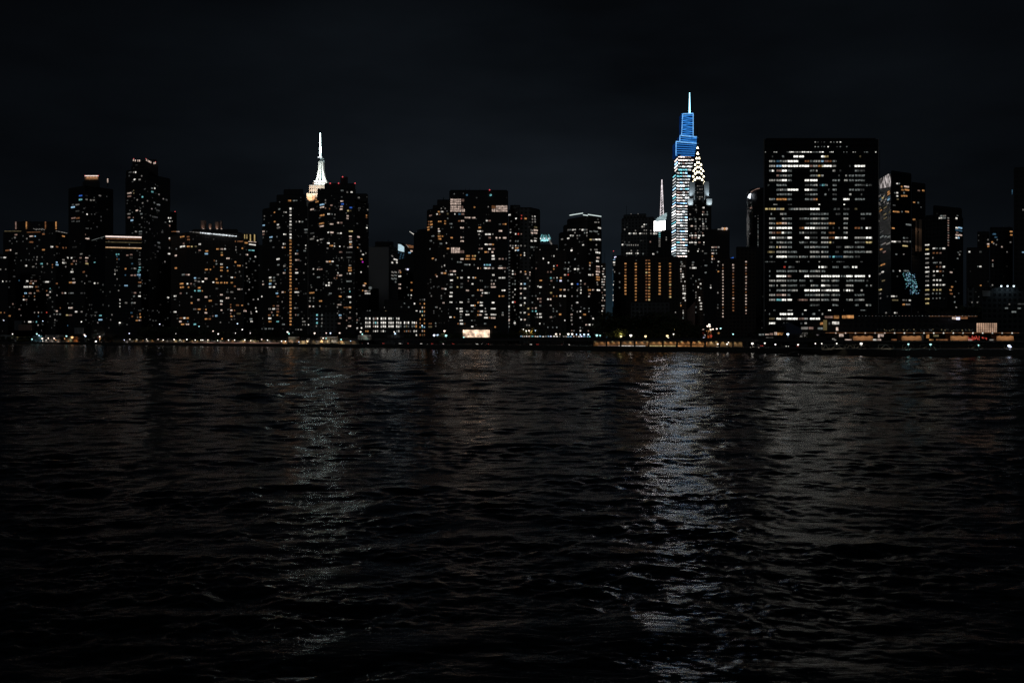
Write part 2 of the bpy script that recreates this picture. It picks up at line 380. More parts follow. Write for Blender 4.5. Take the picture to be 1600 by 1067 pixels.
b7 = building('residential_tower', 'broad dark tower with four red roof beacons in front of the white lit spire', T,
    [([(481.4, 985), (507, 962), (555, 962), (576, 985)], 313), ([(495.5, 972), (575, 972)], 304), ([(496, 976), (556, 976)], 296), ([(507, 978), (555, 978)], 288), ([(532, 980), (543.5, 980)], 278)], 'dark', 34, fill=.06)
for x, y in ((516, 286.6), (529, 286.6), (554.8, 286.6), (535.3, 276.6)): beacon(x, y, 977, b7.root, r=.6); mast(x, y + 1, y + 2.4, 977, b7.root, .4)
b7l = building('low_building', 'low pale grey block with two columns of blue white windows near the water', 'building', [([(484, 905), (526, 905)], 488)], 'grey', 24, fill=.0)
b7s = building('low_building', 'small stepped block with a grey roof dome between the broad tower and the blank slab', 'building', [([(562, 1000), (592, 1005)], 452), ([(563, 1001), (575, 1002)], 441)], 'dark', 22, fill=.02)
beacon(578.5, 450, 999, b7s.root, G['v'], 1.6, 'roof_dome')
b8 = building('office_building', 'blank windowless grey slab with rows of small white windows on its right side', 'office block',
    [([(574, 1180), (608, 1150), (622, 1195)], 384), ([(586, 1182), (615, 1182)], 379)], 'dark', 34, fill=.0)
panel(575, 386, 607.5, 500, 1149.4, F_['blank'], b8.root, 'blank_facade')
mast(606.5, 380, 374, 1178, b8.root, .6)
b8b = building('glass_tower', 'slim far tower with a pale blue lit top behind the blank slab', T, [([(621.5, 1560), (632, 1560)], 381)], 'glass', 24, fill=.0)
m = MB(); Zc = 1559.4
m.face([at(622, 381.5, Zc), at(626, 382, Zc), at(631.5, 386, Zc), at(631.5, 394, Zc), at(626.5, 393, Zc), at(622, 391.5, Zc)]); m.build('crown_panel', PALEB, b8b.root)
for k in range(12): strip(622 + (k * 3.7) % 8, 395 + k * 1.3, 624 + (k * 3.7) % 8, 395 + k * 1.3, Zc, 1.2, G['b'], b8b.root, 'window')
b8f = building('office_tower', 'tower with a slanting brown lit top left of the dark windowless tower', T, [([(633, 1450), (647, 1450)], 388, [381, 386]), ], 'dark', 24, fill=.0)
m = MB(); Zc = 1449.4
m.face([at(634, 382, Zc), at(646, 384, Zc), at(646, 388, Zc), at(638, 387.5, Zc)]); m.build('crown_panel', G['o'], b8f.root)
strip(634.2, 382.3, 639, 387, 1449, .9, G['w'], b8f.root)
b8g = building('office_building', 'mid height dark block with scattered amber windows right of the blank slab', 'office block', [([(622.3, 1260), (646, 1260)], 406)], 'dark', 26, fill=.05)
b8d = building('observation_tower', 'far tower with a white lit wedge shaped deck jutting from its top', T, [([(652, 1750), (664, 1750)], 360)], 'dark', 26, fill=.0)
m = MB(); Zc = 1750
for (p0, p1, p2) in (((640, 362), (655, 370), (651, 372)),): 
    a, b_, c = at(*p0, Zc - 1), at(*p1, Zc - 1), at(*p2, Zc - 1); q = Vector((0, 12, 0))
    m.face([a, c, b_]); m.face([a + q, b_ + q, c + q]); m.face([a, b_, b_ + q, a + q]); m.face([b_, c, c + q, b_ + q]); m.face([c, a, a + q, c + q])
m.build('deck', G['w'], b8d.root); strip(640, 362, 654, 370.6, 1748.6, .7, G['W'], b8d.root, 'deck_edge')
b8e = building('residential_tower', 'dark almost windowless tower left of the amber windowed stepped tower', T, [([(646.5, 1010), (668, 990)], 362), ([(655, 1000), (667.6, 995)], 359)], 'dark', 30, fill=.0)
b9 = building('residential_tower', 'stepped brick tower with amber window rows attached left of the big central block', T,
    [([(667, 975), (684, 958), (707, 958)], 326), ([(676, 968), (706, 968)], 322), ([(683, 971), (704, 971)], 313.5)], 'brick', 28, fill=.05)
mast(693, 314, 309, 976, b9.root, 1.2, 'chimney')
b10 = building('apartment_building', 'big central square topped block with large lit corner rooms', A_, [([(702, 870), (794, 870)], 298.5)], 'dark', 36, fill=.05)
beacon(765, 297, 868, b10.root); beacon(729.5, 305, 868.5, b10.root, G['b'], .9, 'roof_light'); beacon(766.5, 305, 868.5, b10.root, G['C'], .9, 'roof_light'); beacon(709.5, 303.2, 868.5, b10.root, G['v'], .5, 'roof_light')
def gridpanel(x0, y0, x1, y1, Z, c, parent, nx, ny, frame=.35):
    pn = panel(x0, y0, x1, y1, Z, G[c] if isinstance(c, str) else c, parent, 'lit_room')
    m = MB()
    for i in range(1, nx): xx = px_x(x0 + (x1 - x0) * i / nx, Z); m.box(xx - frame / 2, xx + frame / 2, Z - .6, Z - .35, pz(y1, Z), pz(y0, Z))
    for j in range(1, ny): zz = pz(y0 + (y1 - y0) * j / ny, Z); m.box(px_x(x0, Z), px_x(x1, Z), Z - .68, Z - .62, zz - frame / 2, zz + frame / 2)
    m.build('mullion_frame', STEEL, pn)
for q in ((704, 311, 715, 320, 'P', 5, 3), (716, 311, 720, 320, 'P', 2, 3), (721.3, 311.3, 725, 315, 'p', 2, 1), (704, 322, 715, 331, 'P', 5, 3), (716, 322, 720, 331, 'P', 2, 3),
          (721.3, 327, 726, 331, 'P', 2, 1), (721.5, 322, 723.5, 326, 'p', 2, 1), (768.5, 321.5, 774, 326, 'o', 3, 1), (768.5, 327, 774, 331, 'P', 2, 1), (775, 321.5, 779, 331, 'P', 2, 3),
          (779.7, 321.5, 792.5, 331, 'P', 6, 3), (705, 387, 715, 395.5, 'P', 4, 2), (715.6, 387, 718.4, 395.5, 'P', 1, 2), (719, 391.5, 725, 395.5, 'p', 3, 1)):
    gridpanel(q[0], q[1], q[2], q[3], 869.8, q[4], b10.root, q[5], q[6])
b11 = building('residential_tower', 'grey tower with a pale dashed corner strip right of the big central block', T,
    [([(794.6, 915), (812, 900), (829, 900), (844, 915)], 325.5), ([(797, 906), (813, 906)], 322)], 'grey', 28, fill=.09)
b12c = building('domed_tower', 'far tower crowned by a teal white lit dome between two dark blocks', T, [([(842, 1330), (866, 1330)], 383)], 'dark', 28, fill=.0)
dm = MB(); cx = px_x(852, 1345); dm.lathe(cx, 1345, [(px_x(862, 1345) - cx, pz(378, 1345)), (px_x(861, 1345) - cx, pz(373, 1345)), (px_x(859, 1345) - cx, pz(369, 1345)), (px_x(856, 1345) - cx, pz(366, 1345)), (.5, pz(365, 1345))], 8)
dm.build('dome', principled('dome_metal', (.35, .5, .5), .6), b12c.root)
for x in (844.5, 851, 858): lamp_light((px_x(x, 1325), 1334, pz(378, 1325)), 2600, (.6, .95, 1), .3, 100, (px_x(x, 1325), 1340, pz(368, 1340)))
for x0, y0, x1, y1 in ((843.5, 374, 847, 366.5), (849, 373.5, 850, 367), (854, 373, 853, 367), (860.5, 374, 857, 366.5)): strip(x0, y0, x1, y1, 1331, 1.3, G['C'], b12c.root, 'dome_rib')
for x in (844.3, 850.5, 857.5): strip(x - .9, 373, x + 1.1, 373, 1330, 2.2, CROWNW, b12c.root, 'lamp')
strip(858, 375, 862, 382, 1329.4, 2.0, G['w'], b12c.root, 'lit_slope')
b12 = building('residential_tower', 'stepped dark tower with two thin white light beams along its roof', T,
    [([(873, 860), (918, 822), (940, 838)], 358), ([(880, 856), (918, 824), (939.6, 840)], 347), ([(886, 852), (918, 826), (939.4, 841)], 338.5)], 'dark', 30, fill=.03)
for q in ((890, 336.6, 911, 333.2), (911, 336, 918.5, 337), (918.5, 335.3, 939.5, 338.4)): strip(*q, 824, 1.3, glowing('beam', (.85, 1, .98), .75, 0), b12.root, 'roof_beam')
b12f = building('apartment_building', 'low wide dark apartment block with scattered small windows below the teal dome', A_, [([(836, 812), (885, 808)], 392), ([(841, 814), (872, 812)], 384)], 'brick', 26, fill=.03)
b13 = building('office_tower', 'slender brightly lit rose white tower seen down the street gap', T, [([(938.5, 1400), (946.5, 1400)], 412)], 'tan', 24, fill=.5, pw=1.3, ph=1.4)
mast(945, 412, 394, 1402, b13.root, .5)
b14 = building('office_building', 'tower edge with lilac white roof lights right of the street gap', 'office block', [([(957, 1120), (971, 1115)], 400)], 'glass', 24, fill=.03)
strip(960, 402.3, 969.3, 402.3, 1117, 2.6, G['L'], b14.root); strip(958, 405.8, 969, 405.8, 1117, 1.2, G['B'], b14.root); strip(957.6, 418, 957.6, 480, 1119.4, .35, G['b'], b14.root)
beacon(958.6, 392.5, 1119, b14.root, r=.5); mast(958.6, 400, 393, 1121, b14.root, .4)
b15 = building('office_tower', 'setback office tower with rows of small white windows left of the white box crowned spire', T,
    [([(970, 1075), (1012, 1060), (1028, 1072)], 362), ([(971, 1078), (1022, 1064)], 340), ([(974, 1080), (1010, 1068)], 335)], 'grey', 30, fill=.03)
for x in (986, 997): beacon(x, 334.4, 1066, b15.root, G['w'], .45, 'roof_light')
mast(979, 336, 322, 1080, b15.root, .5)
b15b = building('office_tower', 'plain dark tower directly in front of the white box crowned spire', T, [([(1032.6, 1010), (1049, 1010)], 361)], 'dark', 26, fill=.01)
b18 = building('apartment_building', 'dark block with six vertical lines of amber windows', A_, [([(961, 925), (1062, 925)], 402)], 'brick', 28, fill=.0)
b18l = building('low_building', 'low dim grey ribbed building in front of the amber lined block', 'building', [([(986, 880), (1046, 880)], 473)], 'grey', 20, fill=.0)
m = MB()
for k in range(14): xx = px_x(1003 + k * 3.1, 880); m.box(xx, xx + .5, 879.4, 879.9, GZ, pz(474, 880))
m.build('pilaster_row', CONC, b18l.root)
b16 = building('spire_tower', 'far tower with a white lit box crown and a slender rose white spire', T, [([(1022, 1560), (1044, 1560)], 362)], 'glass', 30, fill=.0)
Zb = 1560; wb = glowing('white_box', (1, .96, .95), 8, .25, .1, True)
m = MB(); m.prism([(px_x(1024, Zb), Zb + 1), (px_x(1039.5, Zb), Zb + 1), (px_x(1041, Zb), Zb + 22), (px_x(1025, Zb), Zb + 22)], pz(362, Zb), pz(346, Zb), [pz(347.5, Zb), pz(345, Zb), pz(340, Zb), pz(343, Zb)]); m.build('lantern_box', wb, b16.root)
for k, (x0, x1) in enumerate(((1024, 1040), (1025, 1041), (1027, 1041), (1030, 1042), (1034, 1042), (1038, 1042))):
    strip(x0, 345 - k * 2.1, x1, 344 - k * 2.1, Zb, .9, glowing('teal_strip', (.7, .95, 1), .8, .3), b16.root)
m = MB(); m.prism([(px_x(1026, Zb), Zb + 4), (px_x(1040, Zb), Zb + 4), (px_x(1042, Zb), Zb + 20), (px_x(1027, Zb), Zb + 20)], pz(346, Zb), pz(340, Zb), [pz(344, Zb), pz(334, Zb), pz(333, Zb), pz(343, Zb)]); m.build('crown', F_['glass'], b16.root)
strip(1025.5, 349.6, 1032, 349.4, Zb - .4, 1.4, G['C'], b16.root)
m = MB()
for k in range(14):
    y0, y1 = 337 - k * 4, 333 - k * 4; r0, r1 = 2.6 * (1 - k / 15), 2.6 * (1 - (k + 1) / 15); c = 1034.2
    m.bar(at(c - r0, y0, Zb + 8), at(c - r1, y1, Zb + 8), .8); m.bar(at(c + r0, y0, Zb + 8), at(c + r1, y1, Zb + 8), .8); m.bar(at(c - r0, y0, Zb + 8), at(c + r1, y1, Zb + 8), .6)
m.build('spire', glowing('spire_light', (1, .9, .94), 1.0, .6, .2), b16.root)
for k in range(8): strip(1029.2, 364 + k * 3, 1031.8, 364 + k * 3, Zb - .3, 1.6, G['C'] if k < 3 else G['w'], b16.root, 'window')

# ---- the blue crowned glass supertall
b17 = building('glass_supertall', 'tallest glass tower, floors fully lit, with a blue lit tapering crown', T,
    [([(1049, 1640), (1056.5, 1600), (1089, 1625)], 318), ([(1050.5, 1641), (1057, 1603), (1088.5, 1627)], 268), ([(1053.5, 1642), (1059, 1606), (1088, 1629)], 243)], 'glass', 44, fill=.0)
CR = glowing('crown_glass', (.012, .1, .5), .13, .5, .12); BL = glowing('blue_line', (.05, .33, 1), .85, .3); EL = glowing('pale_blue_edge', (.18, .5, 1), 1.0, .4, .3); LB = glowing('crown_mast_light', (.35, .8, 1), 4, 0, 1, True)
for (x0, x1, y0, y1, y0b, Zq, dd) in ((1056.5, 1090, 221.5, 243.2, 224.5, 1612, 34), (1062.5, 1089.6, 212, 222.4, 214.5, 1616, 28), (1067.3, 1083, 178.5, 213, 177.5, 1620, 22)):
    m = MB(); s = 2.4 if y0 < 200 else .3
    m.prism([(px_x(x0 - s, Zq), Zq), (px_x(x1 + s * .3, Zq), Zq), (px_x(x1 + s * .3, Zq), Zq + dd), (px_x(x0 - s, Zq), Zq + dd)], pz(y1, Zq), pz(y0, Zq), [pz(y0, Zq), pz(y0b, Zq), pz(y0b, Zq), pz(y0, Zq)])
    cr = m.build('crown', CR, b17.root)
    m = MB(); n = max(2, int((y1 - y0) / 3.2)); Zf = Zq - .5
    for k in range(n + 1):
        yy = y1 - (y1 - y0) * k / n; m.bar(at(x0 - s, yy, Zf), at(x1, yy + (y0b - y0) * k / n, Zf), .75)
        if k < n and y0 < 215: m.bar(at(x0 - s if k % 2 else x1, yy, Zf), at(x1 if k % 2 else x0 - s, yy - (y1 - y0) / n, Zf), .6)
    m.build('crown_lines', BL, cr); m = MB()
    m.bar(at(x0 - s, y1, Zf), at(x0 - s * .2, y0, Zf), 1.2); m.bar(at(x1, y1, Zf), at(x1, y0b, Zf), 1.2); m.bar(at(x0 - s * .2, y0, Zf), at(x1, y0b, Zf), 1.6)
    m.build('crown_edge', EL, cr)
m = MB(); a = at(1079.2, 180, 1622); m.lathe(a.x, 1632, [(1.3, pz(180, 1632)), (1.0, pz(165, 1632)), (.6, pz(150, 1632)), (.5, pz(146.5, 1632)), (.8, pz(146, 1632)), (.1, pz(145, 1632))], 8); m.build('mast', LB, b17.root)
random.seed(5)
y = 245.6
rows = []
while y < 404: rows.append(y); y += 5.0 if y < 300 else 4.35
for i, y in enumerate(rows):
    t = random.random()
    if i < 3: cc = 'P'; 
    elif i < 11: cc = random.choice('BBwWC')
    elif i < 17: cc = random.choice('PWpWB')
    elif i < 26: cc = random.choice('WWwBB')
    else: cc = random.choice('WWWwP')
    hh = 2.1 if y < 300 else 1.75
    lx = 1049.6 if y > 318 else (1051 if y > 268 else 1054.2); mx_ = 1056.7 if y > 268 else 1059.3
    for (x0, x1, pr) in ((lx, mx_ - .5, .8), (mx_ + .3, 1062, .8), (1062.4, 1066, .85), (1066.3, 1070, .8), (1070.3, 1074, .75), (1074.3, 1080, .65), (1080.3, 1088, .55)):
        if True:
            c = (cc if random.random() < .5 else random.choice('WwBwCPwv' if y > 262 else 'PpwB')) if random.random() < pr else random.choice('vvww')
            add_win(x0, x1, y, hh * random.choice((.7, 1, 1)), '1' + c if ('1' + c) in G else c, b17)
for i in range(26):
    yy = 408 + i * 3.7
    for x0, x1 in ((1063, 1065.3), (1066.2, 1068.5), (1069.6, 1071.5)):
        pass

# ---- the spire with lit triangular windows
ZC = 1420
b17c = building('crown_spire_tower', 'art deco tower with rows of lit triangular windows on its pointed crown', T,
    [([(1074.5, ZC), (1111.5, ZC)], 320), ([(1077, ZC + 3), (1108.5, ZC + 3)], 290)], 'dark', 34, fill=.03)
pale = principled('pale_brick', (.5, .52, .54), .8)
m = MB(); D0 = ZC + 17
prof = [(222, 1.0), (230, 2.2), (237, 3.4), (245, 4.8), (254, 6.6), (263, 8.2), (274, 9.8), (284, 10.8), (291, 11.4)]
def sq(hw, y): 
    q = hw * ZC / F; c = px_x(1093, ZC); return [(c - q, D0 - q, pz(y, ZC)), (c + q, D0 - q, pz(y, ZC)), (c + q, D0 + q, pz(y, ZC)), (c - q, D0 + q, pz(y, ZC))]
for (y0, w0), (y1, w1) in zip(prof, prof[1:]):
    a, b_ = sq(w1, y1), sq(w0, y0)
    for i in range(4): j = (i + 1) % 4; m.face([a[i], a[j], b_[j], b_[i]])
cs = m.build('crown', principled('crown_steel', (.12, .12, .12), .35, .8), b17c.root)
m = MB(); c = px_x(1093, ZC); m.lathe(c, D0, [(1.0, pz(223, ZC)), (.5, pz(208, ZC)), (.12, pz(195, ZC))], 6); m.build('needle', STEEL, b17c.root)
TRI = glowing('triangle_light', (1, .88, .62), 7, .4, .5)
rowsT = [(228, [0], 3.2), (237, [0], 4.2), (245, [-2, 2], 3.2), (252, [-1.3, 1.3], 3), (255.5, [-4.8, 4.8], 3), (259.5, [-1.2, 1.6], 3), (262, [-4.6, 4.6], 3), (265.5, [-7.4, 7.6], 3),
         (267.5, [-2, 1.4], 3.4), (270, [-4.9, 4.9], 3), (274.5, [-8.2, 8.2], 3), (277, [-2.3, 1.6], 3.6), (279.6, [-6, 5.8], 3.2), (284, [-8.9, 9], 3.2), (288, [-9.6, 9.8], 2.4)]
for y, offs, s in rowsT:
    hw = np.interp(y, [p[0] for p in prof], [p[1] for p in prof])
    for o_ in offs:
        q = hw * ZC / F; yy = D0 - q - .35; k = s * ZC / F * .47
        X = c + o_ * ZC / F; z = pz(y, ZC); m = MB()
        m.face([(X - k, yy - .2, z - k * .9), (X + k, yy - .2, z - k * .9), (X + k * .25, yy, z + k * 1.1), (X - k * .25, yy, z + k * 1.1)])
        m.face([(X - k, yy + .1, z - k * .9), (X - k * .25, yy + .2, z + k * 1.1), (X + k * .25, yy + .2, z + k * 1.1), (X + k, yy + .1, z - k * .9)])
        m.build('triangle_window', TRI, cs)
for x0, x1 in ((1077.5, 1086), (1100.5, 1108)):
    m = MB(); m.box(px_x(x0, ZC), px_x(x1, ZC), ZC + 1, ZC + 5, pz(312, ZC), pz(284, ZC)); m.build('corner_pier', pale, b17c.root)
for x0, x1 in ((1074, 1082.5), (1103.5, 1112)):
    m = MB(); m.box(px_x(x0, ZC), px_x(x1, ZC), ZC - 2, ZC + 6, pz(321, ZC), pz(311, ZC)); m.build('shoulder', pale, b17c.root)
    xm = px_x((x0 + x1) / 2, ZC)
    lamp_light((xm, ZC - 9, pz(323, ZC)), 5000, (.8, .95, 1), .4, 80, (xm, ZC - 2, pz(315, ZC)), .8)
    lamp_light((xm, ZC - 6, pz(311, ZC)), 6000, (.75, .92, 1), .4, 70, (xm, ZC + 1, pz(297, ZC)), .8)
for x in (1090, 1093.5, 1097): 
    for y in (291, 296, 301, 308): add_win(x - 1, x + 1, y, 2, 'w' if (x + y) % 2 > .6 else 'g', b17c)
for x in (1080, 1083, 1087, 1090.5): add_win(x - 1, x + 1, 287, 2, 'P', b17c)

# ---- the floodlit spire on the left
ZE = 1950
lime = principled('limestone', (.62, .6, .55), .85)
b_e = building('art_deco_skyscraper', 'floodlit white spire with a tiered base rising behind the broad dark tower', T,
    [([(479, ZE), (516, ZE)], 302), ([(483, ZE + 3), (507.5, ZE + 3)], 289.5)], lime, 34, fill=.0)
c = px_x(498.6, ZE); Dm = ZE + 22; k_ = ZE / F
m = MB()
m.box(c - 10 * k_, c + 10 * k_, Dm - 10, Dm + 10, pz(289.5, ZE), pz(284.5, ZE)); m.build('setback', lime, b_e.root)
m = MB(); m.box(c - 9.6 * k_, c + 9.6 * k_, Dm - 12.3, Dm + 11, pz(283, ZE), pz(281.2, ZE)); m.build('deck_parapet', lime, b_e.root)
m = MB()
for (y0, w0), (y1, w1) in zip([(281.5, 8.8), (275, 6.3), (268, 4.9), (262, 4.0)], [(275, 6.3), (268, 4.9), (262, 4.0), (250.5, 3.6)]):
    for s in (-1, 1):
        a0, a1 = c + s * w0 * k_, c + s * w0 * k_ * .45; b0_, b1_ = c + s * w1 * k_, c + s * w1 * k_ * .45
        y_ = Dm - 6
        m.face([(a0, y_, pz(y0, ZE)), (a1, y_ - 3, pz(y0, ZE)), (b1_, y_ - 3, pz(y1, ZE)), (b0_, y_, pz(y1, ZE))][::s])
        m.face([(a0, y_, pz(y0, ZE)), (a0, y_ + 14, pz(y0, ZE)), (b0_, y_ + 14, pz(y1, ZE)), (b0_, y_, pz(y1, ZE))])
m.box(c - .55 * k_, c + .55 * k_, Dm - 12.2, Dm - 8, pz(281.3, ZE), pz(251, ZE)); m.build('buttress', lime, b_e.root)
m = MB(); m.lathe(c + 1, Dm, [(3.6 * k_, pz(282, ZE)), (3.2 * k_, pz(262, ZE)), (3.0 * k_, pz(251, ZE))], 16); m.build('shaft', principled('mast_glass', (.09, .14, .14), .35), b_e.root)
m = MB()
for k in range(9): m.box(c - 7.4 * k_ + k * 1.75 * k_, c - 6.8 * k_ + k * 1.75 * k_, Dm - 12.9, Dm - 12.4, pz(282.9, ZE), pz(281.2, ZE))
m.build('parapet_gap', STEEL, b_e.root)
m = MB(); m.lathe(c + 1.2, Dm, [(4.3 * k_, pz(251, ZE)), (4.3 * k_, pz(248, ZE)), (3.2 * k_, pz(247.6, ZE)), (3.6 * k_, pz(246.5, ZE)), (3.4 * k_, pz(245, ZE)), (1.6 * k_, pz(243.6, ZE)), (1.2 * k_, pz(242, ZE))], 16)
m.build('dome', principled('dome_steel', (.3, .36, .36), .5), b_e.root)
strip(496.6, 245.9, 503, 245.9, Dm - 9, 1.8, CROWNW, b_e.root, 'dome_light')
ANT = glowing('antenna_light', (.74, 1, 1), 15, .6, .5, True)
m = MB(); X = px_x(500.4, Dm); m.lathe(X, Dm, [(.9 * k_, pz(243, ZE)), (.8 * k_, pz(236, ZE)), (1.3 * k_, pz(235.5, ZE)), (1.2 * k_, pz(226.5, ZE)), (.7 * k_, pz(225, ZE)), (.6 * k_, pz(215, ZE)), (.4 * k_, pz(206, ZE)), (.1, pz(204, ZE))], 8); m.build('antenna', ANT, b_e.root)
for xx in (-24, -12, 0, 12, 24): lamp_light((c + xx, ZE - 20, pz(292, ZE)), 100000, (.88, 1, 1), .6, 60, (c + xx * .1, Dm, pz(266, ZE)), .6)
for xx in (-18, 0, 14): lamp_light((c + xx, ZE - 26, pz(312, ZE)), 38000, (1, .88, .74), .6, 62, (c + xx, ZE, pz(296, ZE)), .6)
lamp_light((px_x(484, ZE), ZE - 14, pz(316, ZE)), 26000, (1, .55, .3), .5, 70, (px_x(486, ZE), ZE, pz(306, ZE)), .7)
for x in range(484, 508, 3):
    for y in (294.5, 298.5): 
        m = MB(); m.box(px_x(x, ZE), px_x(x + 1.1, ZE), ZE + 2.4, ZE + 2.9, pz(y + 1.6, ZE), pz(y, ZE)); 
        if (x * 7 + int(y)) % 3: m.build('window', ROOF, b_e.root)
for x in range(489, 508, 3): strip(x, 286.4, x + 1.4, 286.4, Dm - 11, 1.6, G['P'], b_e.root, 'window')
for x in (482, 486.5, 491, 495): m = MB(); m.box(px_x(x, ZE), px_x(x + 1.5, ZE), ZE - .7, ZE - .1, pz(313, ZE), pz(302.5, ZE)); m.build('pilaster', lime, b_e.root)

# ---- around and below the art deco tower
b19 = building('slender_building', 'narrow rosy brick tower with white windows below the glass supertall', T, [([(1062.6, 1160), (1073, 1160)], 406)], 'tan', 22, fill=.0)
b19b = building('low_building', 'brown sloped roof building below the art deco tower', 'building', [([(1073.3, 1090), (1086, 1085)], 484, [484, 471])], principled('rose_brick', (.3, .2, .17), .9, 0, .3, .2), 18, fill=.0)
b19c = building('slender_building', 'narrow dark block with a bright column of white windows right of the sloped brown roof', T, [([(1086.3, 1110), (1099, 1110)], 436)], 'tan', 20, fill=.04)
b20 = building('office_building', 'wide dark block standing right below the art deco tower', 'office block', [([(1073.3, 1220), (1106, 1220)], 384)], 'dark', 26, fill=.02)
b21 = building('office_building', 'flat topped dark tower with an orange roof light and a short column of rose windows', 'office block', [([(1105.5, 1085), (1140, 1085)], 359.5)], 'dark', 28, fill=.02)
for x, c_ in ((1122.5, 'w'), (1125, 'w'), (1129, 'P'), (1132, 'O'), (1135, 'P')): beacon(x, 357.6 if c_ != 'w' else 358.4, 1084, b21.root, G[c_], 1.5 if c_ != 'w' else .8, 'roof_light')
b22 = building('apartment_building', 'dark block with three vertical lines of rose and amber windows', A_, [([(1120, 900), (1150.2, 900)], 405), ([(1150.4, 902), (1181, 902)], 390)], 'brick', 26, fill=.0)
b22b = building('office_building', 'dark building with a deep blue roof light behind the rose lined block', 'office block', [([(1139, 1000), (1150, 1000)], 406), ([(1150, 1002), (1190, 1002)], 387)], 'dark', 26, fill=.0)
m = MB(); m.face([at(1140, 404.5, 998), at(1147.3, 404.5, 998), at(1146, 401.5, 998), at(1142, 403, 998)]); m.face([at(1147.3, 404.5, 998.5), at(1140, 404.5, 998.5), at(1142, 403, 998.5), at(1146, 401.5, 998.5)]); m.build('roof_light', G['U'], b22b.root)
for sx in range(1): pass
# curved tower
arc = [(1166.8, 1100), (1168, 1082), (1171, 1070), (1176, 1062), (1183, 1058), (1193, 1058)]
b23 = building('curved_glass_tower', 'rounded dark glass tower with a white corner lamp left of the wide lit slab', T, [(arc, 296, [303, 300, 297, 295, 294, 293.5])], 'glass', 30, fill=.05, pw=2.2)
for (x0, y0), (x1, y1), Zs in (((1173, 301), (1177, 298), 1060), ((1177, 298), (1182, 295.6), 1058), ((1182, 295.6), (1187, 294.6), 1056.5)): strip(x0, y0, x1, y1, Zs, 1.0, G['p'], b23.root)
m = MB(); Zs = 1060; m.face([at(1168, 309, Zs + 8), at(1172.4, 311, Zs), at(1173.6, 302, Zs), at(1170, 304, Zs + 8)]); m.build('corner_lamp', glowing('corner_light', (.85, .92, 1), 2.0, 0), b23.root)
for k in range(36):
    if random.random() < .75: add_win(1183.7, 1185.1, 337 + k * 2.4, 1.2, random.choice('wvg'), b23)

# ---- the wide slab by the river
ZU = 700
b24 = building('office_slab', 'wide free standing office slab with horizontal bands of white lit floors', 'office block', [([(1193.3, ZU), (1371.7, ZU)], 218)], 'glass', 14, skew=1.0, fill=.0)
m = MB()
for yy in (238, 319.7, 409, 484.8):
    m.box(px_x(1193.6, ZU), px_x(1371.4, ZU), ZU - .25, ZU - .05, pz(yy + 1.6, ZU), pz(yy - 1.6, ZU))
m.build('louvre_band', STEEL, b24.root)
m = MB()
for x in (1194, 1200.8, 1212.3, 1229.7, 1247.6, 1264.6, 1282.2, 1299.7, 1316.6, 1334.4, 1351.8, 1363.5, 1371): xx = px_x(x, ZU); m.box(xx - .25, xx + .25, ZU - .75, ZU - .3, GZ, pz(219, ZU))
m.build('facade_mullion', STEEL, b24.root)
for side in (1192.7, 1371.2):
    m = MB(); xa_, xb_ = px_x(side, ZU), px_x(side + 1.3, ZU); sk = 16 * (side - 800) / F
    m.prism([(xa_, ZU - 1), (xb_, ZU - 1), (xb_ + sk, ZU + 15), (xa_ + sk, ZU + 15)], GZ, pz(217.4, ZU)); m.build('end_wall', principled('marble', (.22, .22, .21), .7), b24.root)
m = MB()
for k in range(42): xx = px_x(1195 + k * 4.37, ZU); m.box(xx - .11, xx + .11, ZU - .5, ZU - .32, GZ, pz(236, ZU))
m.build('fine_mullion', STEEL, b24.root)
# ---- right of the slab
b25 = building('hotel_tower', 'angled glass tower with a sparkling white lit slanted top right of the wide slab', T,
    [([(1373.3, 850), (1392, 800)], 281, [281, 271]), ([(1392.2, 800), (1424, 815)], 268)], 'glass', 30, fill=.02)
m = MB(); tx = glowing('lit_screen', (1, .9, .88), .22, 2.4, .22, vfloor=.02)
q0, q1 = at(1373.6, 281.5, 848.5), at(1391.5, 272.5, 799.5); 
m.face([at(1373.8, 295, 847.5), at(1391.7, 292, 799), at(1391.7, 275, 799), at(1388.5, 271.8, 807), at(1373.8, 280.5, 847.5)]); m.build('crown_panel', tx, b25.root)
b25b = building('residential_tower', 'dark tower with a few round amber windows behind the angled glass tower', T, [([(1424.4, 840), (1446, 850)], 286)], 'dark', 26, fill=.01)
for x0, x1, y0, y1 in ((1430, 1433, 344, 393), (1435.3, 1440, 343, 393)): panel(x0, y0, x1, y1, 838, principled('lift_shaft', (.3, .22, .16), .9), b25b.root, 'lift_shaft')
for y in (393, 380, 352): lamp_light((px_x(1435, 830), 832, pz(y, 832)), 300, (1, .7, .5), .3)
b27 = building('residential_tower', 'stepped dark tower with a column of wide yellow white windows on its left edge', T,
    [([(1445.3, 775), (1480, 760), (1505, 785)], 335), ([(1458, 770), (1503, 788)], 322.5)], 'dark', 26, fill=.02)
b28a = building('apartment_building', 'dark stepped block with sparse lights right of the yellow columned tower', A_, [([(1510, 720), (1546, 715)], 388), ([(1527, 722), (1546, 722)], 364)], 'dark', 22, fill=.05)
b28b = building('apartment_building', 'dark flat topped block with two small amber windows near its top right corner', A_, [([(1546.5, 730), (1582.5, 730)], 357)], 'dark', 22, fill=.03)
b28c = building('residential_tower', 'unlit black tower at the right edge with one thin cyan corner light', T, [([(1584, 655), (1640, 650)], 262)], 'dark', 30, fill=.0)
strip(1581.6, 296.5, 1581.6, 304, 653, .8, G['b'], b28c.root)
b28d = building('low_building', 'low pale concrete annex under the two amber windows at right', 'building', [([(1512, 660), (1522, 660)], 450)], 'grey', 14, fill=.0)
